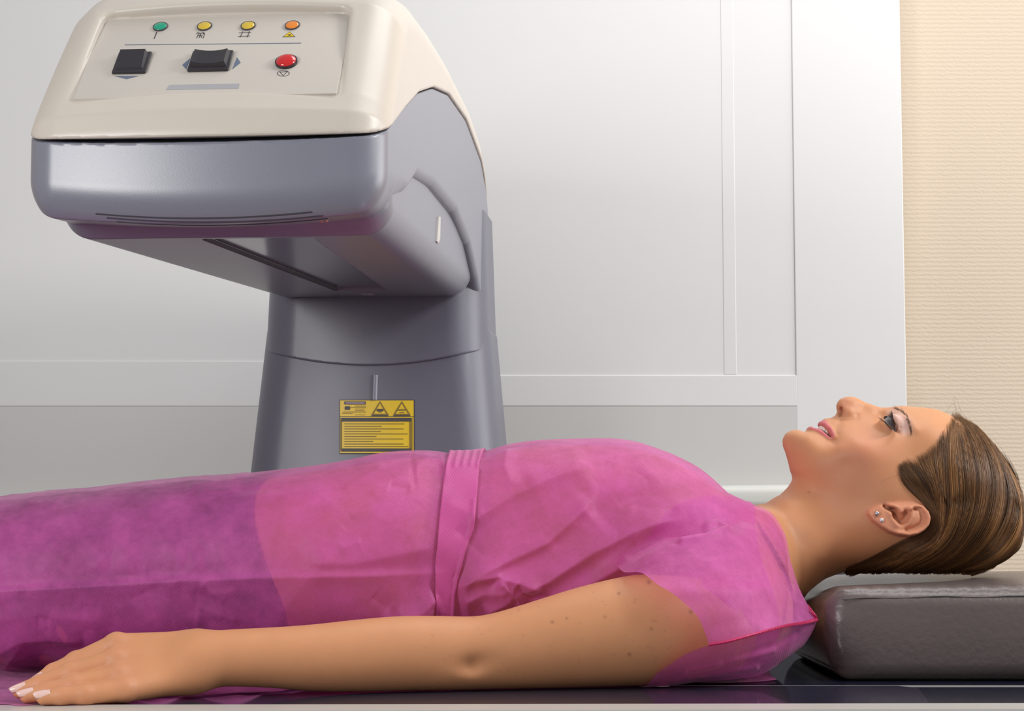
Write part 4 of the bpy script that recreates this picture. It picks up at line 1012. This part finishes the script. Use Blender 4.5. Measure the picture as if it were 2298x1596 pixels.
# ---------------------------------------------------------------- gown
def gown():
    xe = [XZ(p, 1300)[0] for p in (-900, 0, 260, 400, 470, 520, 600, 690, 730, 800)]
    ye = [-.33, -.352, -.352, -.300, -.275, -.285, -.262, -.245, -.205, -.195]
    edge = sm1(xe, [-v for v in ye], s=.006)
    X0, X1 = -.80, XZ(1700, 1148)[0]; nx = 900
    xs = np.concatenate([np.linspace(X0, -.53, 80, endpoint=False), np.linspace(-.53, X1, nx)])
    th = np.linspace(-math.radians(62), math.pi / 2, 300); n = 2.5
    u = np.cos(th); v = np.sin(th)
    cu = np.abs(u) ** (2 / n); cv = np.sign(v) * np.abs(v) ** (2 / n)
    # near half: ramp on the table then the superellipse; far half mirrored
    a = halfw(xs) + .002; zt = ztop(xs); b = zt / 2; E_ = np.maximum(edge(xs), a + .012) * (xs < .14) + (a + .004) * (xs >= .14)
    wob = .004 * np.sin(xs * 61) + .003 * np.sin(xs * 143 + 1) + .002 * np.sin(xs * 300)
    nr = 70; s = np.linspace(0, 1, nr)
    py = -(a[:, None] * cu[None]); pz = b[:, None] + b[:, None] * cv[None]
    y0 = py[:, 0]; z0 = pz[:, 0]; ey = -(E_ + wob * (E_ > a + .02)); bump = .010 * smooth(-.38, -.30, xs) * smooth(-.16, -.24, xs)
    ry = ey[:, None] + (y0 - ey)[:, None] * s[None] ** .9
    rz = .0016 + (z0 - .0016)[:, None] * s[None] ** 3.2 + (bump * (1 + .5 * np.sin(xs * 95)))[:, None] * (np.sin(s * math.pi) ** 1.2)[None]
    NY = np.concatenate([ry[:, :-1], py], 1); NZ = np.concatenate([rz[:, :-1], pz], 1)
    ker = np.exp(-(np.arange(-9, 10) / 5.) ** 2); ker /= ker.sum()
    def sm(A):
        B_ = np.pad(A, ((0, 0), (9, 9)), 'edge'); return sum(ker[i] * B_[:, i:i + A.shape[1]] for i in range(19))
    mid = slice(9, -9); t1, t2 = sm(NY), sm(NZ); NY[:, mid] = t1[:, mid]; NZ[:, mid] = t2[:, mid]
    NY = np.concatenate([NY, -NY[:, -2::-1]], 1); NZ = np.concatenate([NZ, NZ[:, -2::-1]], 1)
    m = NY.shape[1]
    XX = np.repeat(xs[:, None], m, 1)
    P = np.stack([XX, NY, NZ], -1)
    Tx = np.gradient(P, axis=0); Ty = np.gradient(P, axis=1); Nn = np.cross(Tx, Ty); Nn /= np.maximum(np.linalg.norm(Nn, axis=2, keepdims=True), 1e-12)
    if Nn[400, m // 2, 2] < 0: Nn = -Nn
    x, y, z = P[..., 0], P[..., 1], P[..., 2]
    D = np.zeros_like(x); nearm = smooth(.005, -.03, y)
    def L(pts, amp, wd, Y=-.13, asym=0.):
        nonlocal D
        Q_ = np.array([XZ(*q, Y) for q in pts]); wd = wd * 1.25; amp = amp * 1.6; sd_ = line_sd(x, z, Q_); d = np.abs(sd_)
        e = Q_[-1] - Q_[0]; e /= np.linalg.norm(e); sgn = ((x - Q_[0][0]) * -e[1] + (z - Q_[0][1]) * e[0])
        t = ((x - Q_[0][0]) * e[0] + (z - Q_[0][1]) * e[1]) / np.linalg.norm(Q_[-1] - Q_[0])
        fade = smooth(-.02, .16, t) * smooth(1.04, .82, t)
        w_ = np.where(sd_ > 0, wd * (1 + asym), wd * (1 - .75 * asym))
        D = D + nearm * amp * np.exp(-(d / w_) ** 1.35) * fade
    # long horizontal crease over hip and thigh
    L([(-60, 1326), (200, 1312), (450, 1297), (650, 1290), (850, 1288), (1000, 1283)], .0032, .0065, asym=-.6)
    L([(690, 1262), (800, 1262), (980, 1226)], .0035, .012, asym=.5)
    L([(640, 1380), (700, 1300), (760, 1240)], .0015, .012)
    # chest folds
    L([(1040, 1185), (1150, 1118), (1250, 1080), (1350, 1052)], .0035, .008, asym=.6)
    L([(1045, 1300), (1130, 1262), (1230, 1218), (1310, 1150), (1340, 1100)], .0055, .0085, asym=.65)
    L([(1120, 1345), (1230, 1300), (1330, 1240), (1420, 1200), (1530, 1168)], .0080, .010, asym=.6)
    L([(1180, 1368), (1300, 1322), (1400, 1268), (1480, 1225), (1600, 1188)], .0070, .009, asym=.5)
    L([(1330, 1290), (1440, 1200), (1500, 1150), (1560, 1120)], .0030, .010)
    L([(1180, 1100), (1260, 1060), (1330, 1040)], .0022, .014)
    L([(1140, 1000), (1133, 1050), (1150, 1100)], .0018, .006)
    L([(1330, 1170), (1400, 1110), (1460, 1060)], -.0025, .016)
    L([(1240, 1240), (1262, 1180), (1330, 1090)], -.0020, .010)
    # gathered cloth by the elbow
    L([(1020, 1318), (1060, 1300), (1110, 1292), (1160, 1305), (1215, 1322)], .0070, .006, asym=.3)
    L([(1030, 1352), (1080, 1330), (1140, 1325)], .0060, .009)
    L([(1110, 1300), (1140, 1322), (1160, 1340), (1168, 1368)], .0055, .0045)
    L([(1150, 1312), (1190, 1338), (1215, 1342)], -.0050, .004)
    L([(1090, 1372), (1130, 1352), (1150, 1336)], .0040, .005)
    L([(900, 1388), (950, 1360), (985, 1335)], .0050, .007)
    L([(860, 1395), (930, 1380), (980, 1362)], .0040, .005)
    # puckers at the waist
    for k, px in enumerate((1012, 1030, 1048, 1066, 1082)): L([(px, 1014), (px - 3, 1035), (px - 9, 1062)], .0013, .0022, Y=-.06)
    L([(930, 1060), (960, 1035), (1005, 1040)], .0020, .008, Y=-.08); L([(925, 1072), (960, 1062), (1000, 1060)], -.0018, .006, Y=-.08)
    # thigh, lower left
    L([(-40, 1470), (60, 1425), (140, 1420), (220, 1432)], .0040, .009, asym=.4); L([(-60, 1560), (20, 1480), (80, 1425)], .0045, .010)
    L([(440, 1085), (330, 1110), (380, 1106), (560, 1078)], .0014, .008, Y=-.05); L([(-20, 1390), (120, 1370), (260, 1390)], .0018, .012)
    L([(180, 1150), (330, 1165), (480, 1150)], -.0015, .014); L([(240, 1250), (380, 1225), (520, 1235)], -.0018, .016)
    # small random crumple
    for k in range(70):
        ang = rng.uniform(-.9, .9); l = rng.uniform(30, 110); px = rng.uniform(-100, 1600); py = rng.uniform(1080, 1400)
        L([(px, py), (px + l * math.cos(ang), py - l * math.sin(ang))], rng.choice([-1, 1]) * rng.uniform(.0003, .0010), rng.uniform(.003, .008), asym=rng.uniform(-.5, .5))
    D += .0008 * np.sin(x * 40 + z * 30) * np.sin(z * 55 - x * 17)
    D = np.maximum(D, -.0025)
    P = P + Nn * D[..., None]
    P[..., 2] = np.maximum(P[..., 2], .0016)
    def grid_faces(nx_, m_, off=0):
        i, j = np.meshgrid(np.arange(nx_ - 1), np.arange(m_ - 1), indexing='ij'); q = i * m_ + j
        return (np.stack([q, q + m_, q + m_ + 1, q + 1], -1).reshape(-1, 4)) + off
    Vs = [P.reshape(-1, 3)]; Fs = [grid_faces(len(xs), m)]; shapes = [((len(xs), m), Nn)]
    # sleeve / shoulder yoke
    def patch(rows, n1=170, n2=150):
        A = np.array([[atY(*q) for q in r] for r in rows])
        B_ = crv(A, np.linspace(0, len(A) - 1, n1)); B_ = crv(B_.transpose(1, 0, 2), np.linspace(0, A.shape[1] - 1, n2)).transpose(1, 0, 2)
        return B_
    R1 = [[(1385, 1268, -.150), (1440, 1218, -.140), (1540, 1176, -.125), (1600, 1160, -.105), (1640, 1150, -.080), (1670, 1146, -.058), (1700, 1150, -.042)],
          [(1400, 1284, -.205), (1455, 1240, -.192), (1530, 1204, -.176), (1590, 1184, -.158), (1640, 1176, -.132), (1690, 1170, -.100), (1735, 1178, -.070)],
          [(1440, 1286, -.228), (1485, 1262, -.216), (1548, 1232, -.202), (1608, 1212, -.184), (1660, 1204, -.163), (1715, 1198, -.125), (1762, 1202, -.082)],
          [(1478, 1315, -.242), (1525, 1296, -.234), (1582, 1272, -.220), (1638, 1258, -.199), (1688, 1252, -.174), (1732, 1250, -.136), (1774, 1258, -.092)],
          [(1530, 1350, -.246), (1573, 1338, -.240), (1620, 1323, -.228), (1665, 1312, -.207), (1710, 1308, -.182), (1753, 1308, -.142), (1793, 1318, -.098)],
          [(1568, 1388, -.246), (1606, 1378, -.240), (1646, 1368, -.230), (1690, 1360, -.209), (1735, 1354, -.184), (1778, 1352, -.148), (1813, 1358, -.108)],
          [(1592, 1448, -.240), (1636, 1440, -.235), (1680, 1428, -.225), (1722, 1416, -.208), (1766, 1405, -.184), (1804, 1399, -.154), (1834, 1392, -.122)]]
    R2 = [[(1592, 1448, -.238), (1636, 1440, -.233), (1680, 1428, -.223), (1722, 1416, -.206), (1766, 1405, -.182), (1804, 1399, -.152), (1834, 1392, -.121)],
          [(1540, 1468, -.236), (1596, 1466, -.229), (1648, 1458, -.217), (1700, 1447, -.200), (1750, 1436, -.176), (1794, 1426, -.148), (1822, 1420, -.120)],
          [(1478, 1508, -.222), (1550, 1503, -.215), (1620, 1496, -.205), (1682, 1486, -.189), (1736, 1474, -.169), (1778, 1458, -.145), (1800, 1452, -.120)],
          [(1428, 1534, -.186), (1520, 1532, -.184), (1600, 1529, -.178), (1662, 1523, -.169), (1705, 1515, -.158), (1738, 1498, -.146), (1752, 1486, -.130)]]
    for R_ in (R1, R2):
        B_ = patch(R_); 
        t = np.gradient(B_, axis=0); q = np.gradient(B_, axis=1); Nb = np.cross(t, q); Nb /= np.maximum(np.linalg.norm(Nb, axis=2, keepdims=True), 1e-12)
        if Nb[80, 70, 1] > 0: Nb = -Nb
        bx, bz = B_[..., 0], B_[..., 2]; d = np.zeros_like(bx)
        def L2(pts, amp, wd, Y=-.19):
            nonlocal d
            Q_ = np.array([XZ(*k, Y) for k in pts]); d = d + amp * np.exp(-(line_d(bx, bz, Q_) / wd) ** 2)
        if R_ is R1:
            L2([(1340, 1295), (1440, 1228), (1540, 1183), (1620, 1178), (1640, 1190), (1600, 1203), (1530, 1214)], .0048, .0030)
            L2([(1420, 1240), (1490, 1205), (1580, 1190)], -.0045, .005)
            L2([(1690, 1160), (1685, 1180), (1720, 1195)], .0018, .004); L2([(1450, 1330), (1560, 1322), (1680, 1328), (1750, 1318)], .0022, .008)
            L2([(1520, 1250), (1640, 1225), (1750, 1230)], -.0012, .008); L2([(1600, 1400), (1680, 1380), (1780, 1370)], -.0012, .008)
        else:
            L2([(1480, 1522), (1560, 1512), (1700, 1500)], .0020, .003); L2([(1620, 1480), (1740, 1452), (1800, 1425)], -.0015, .004); L2([(1540, 1500), (1650, 1478), (1740, 1462)], .0016, .003)
        B_ = B_ + Nb * d[..., None]; B_[..., 2] = np.maximum(B_[..., 2], .0016)
        for sgn in (1, -1):
            C_ = B_ * np.array([1, sgn, 1]); off = sum(len(v_) for v_ in Vs); f = grid_faces(B_.shape[0], B_.shape[1], off)
            if sgn < 0: f = f[:, ::-1]
            Vs.append(C_.reshape(-1, 3)); Fs.append(f); shapes.append((B_.shape[:2], Nb))
    ff = lambda P_: np.minimum(fbody(P_), ftrou(P_))
    def blur(A, n=4):
        for _ in range(n):
            A = np.pad(A, 1, 'edge'); A = (A[1:-1, 1:-1] * 2 + A[:-2, 1:-1] + A[2:, 1:-1] + A[1:-1, :-2] + A[1:-1, 2:]) / 6
        return A
    for q, (shp, N_) in enumerate(shapes):
        if q in (2, 4): continue
        A0_ = Vs[q].reshape(*shp, 3); amt = np.zeros(shp)
        act = np.ones(shp, bool) if q else (A0_[..., 2] > .02) & (A0_[..., 0] < .225) & (A0_[..., 0] > -.75)
        for it in range(7):
            sel = np.nonzero(act); cur = (A0_ + N_ * blur(amt, 4 if q == 0 else 9)[..., None])[sel]; f0 = ff(cur)
            if (f0 < .0018).sum() < 5: break
            up = np.maximum(.0024 - f0, 0); amt[sel] += np.minimum(up, .006)
            if it < 6: act = act & (blur((amt > 0) * 1., 6) > 0)
        A1 = A0_ + N_ * blur(amt, 4 if q == 0 else 9)[..., None]; A1[..., 2] = np.maximum(A1[..., 2], .0016); Vs[q] = A1.reshape(-1, 3)
        if q in (1, 3): Vs[q + 1] = Vs[q] * np.array([1, -1, 1])
    g = npmesh('gown', np.concatenate(Vs), np.concatenate(Fs), M_gown, person); g['label'] = 'thin pink nonwoven disposable gown with short sleeves'
    # belt: strip wrapped over the waist
    bl = [(1003, 1019), (1000, 1045), (995, 1080), (990, 1140), (984, 1210), (979, 1270), (979, 1330), (978, 1390), (976, 1450)]
    br = [(1086, 1016), (1076, 1050), (1073, 1090), (1068, 1140), (1062, 1190), (1042, 1240), (1026, 1300), (1020, 1350), (1016, 1390), (1012, 1450)]
    xl = np.array([XZ(*q, -.12) for q in bl]); xr = np.array([XZ(*q, -.12) for q in br])
    jn = np.arange(0, m // 2 + 1); zc = None
    i0 = np.argmin(np.abs(xs - XZ(1040, 1200, -.12)[0]))
    rows = []
    for j in range(60, m - 60):
        zz = NZ[i0, j]; xa = np.interp(zz, xl[::-1, 1], xl[::-1, 0]); xb = np.interp(zz, xr[::-1, 1], xr[::-1, 0])
        row = []
        for k, u_ in enumerate(np.linspace(0, 1, 26)):
            xx = xa + (xb - xa) * u_; fi = np.interp(xx, xs, np.arange(len(xs))); i_ = int(fi); f_ = fi - i_
            q = P[i_, j] * (1 - f_) + P[min(i_ + 1, len(xs) - 1), j] * f_; nn = Nn[i_, j]
            h_ = .0022 + .0009 * math.sin(u_ * math.pi) + (.0016 * math.exp(-((u_ - .93) / .07) ** 2) if zz < .165 else 0) + .0005 * math.sin(zz * 160 + u_ * 4)
            row.append(q + nn * h_)
        rows.append(row)
    rows = np.array(rows)
    o = npmesh('belt', rows.reshape(-1, 3), grid_faces(rows.shape[0], rows.shape[1]), M_belt, g); o['label'] = 'flat pink waist tie over the gown'
    mo = o.modifiers.new('s', 'SOLIDIFY'); mo.thickness = .0007; mo.offset = 0
    for sgn in (1,):
        e = crv(np.array([atY(a_, b__, c_ - .001) for a_, b__, c_ in R1[6]]), np.linspace(0, 6, 240))
        b = MB(); pts = [Vector(q) + Vector((0, -.0007, .0006 * math.sin(i * 2.1))) for i, q in enumerate(e)]
        b.tube(pts, [.0011 + .0005 * math.sin(i * 2.1) for i in range(240)], 6)
        q = e[-1]
        for k in range(5):
            b.tube([q + np.array([0, 0, 0]), q + np.array([-.001 - .0015 * k, -.0015, .004 + .001 * k]), q + np.array([-.004 - .001 * k, .0, .008 + .0016 * k])], .0004, 4)
        b.build('seam_stitching', M_seam, g)['label'] = 'crimson overlock stitching on the shoulder seam'
gown()
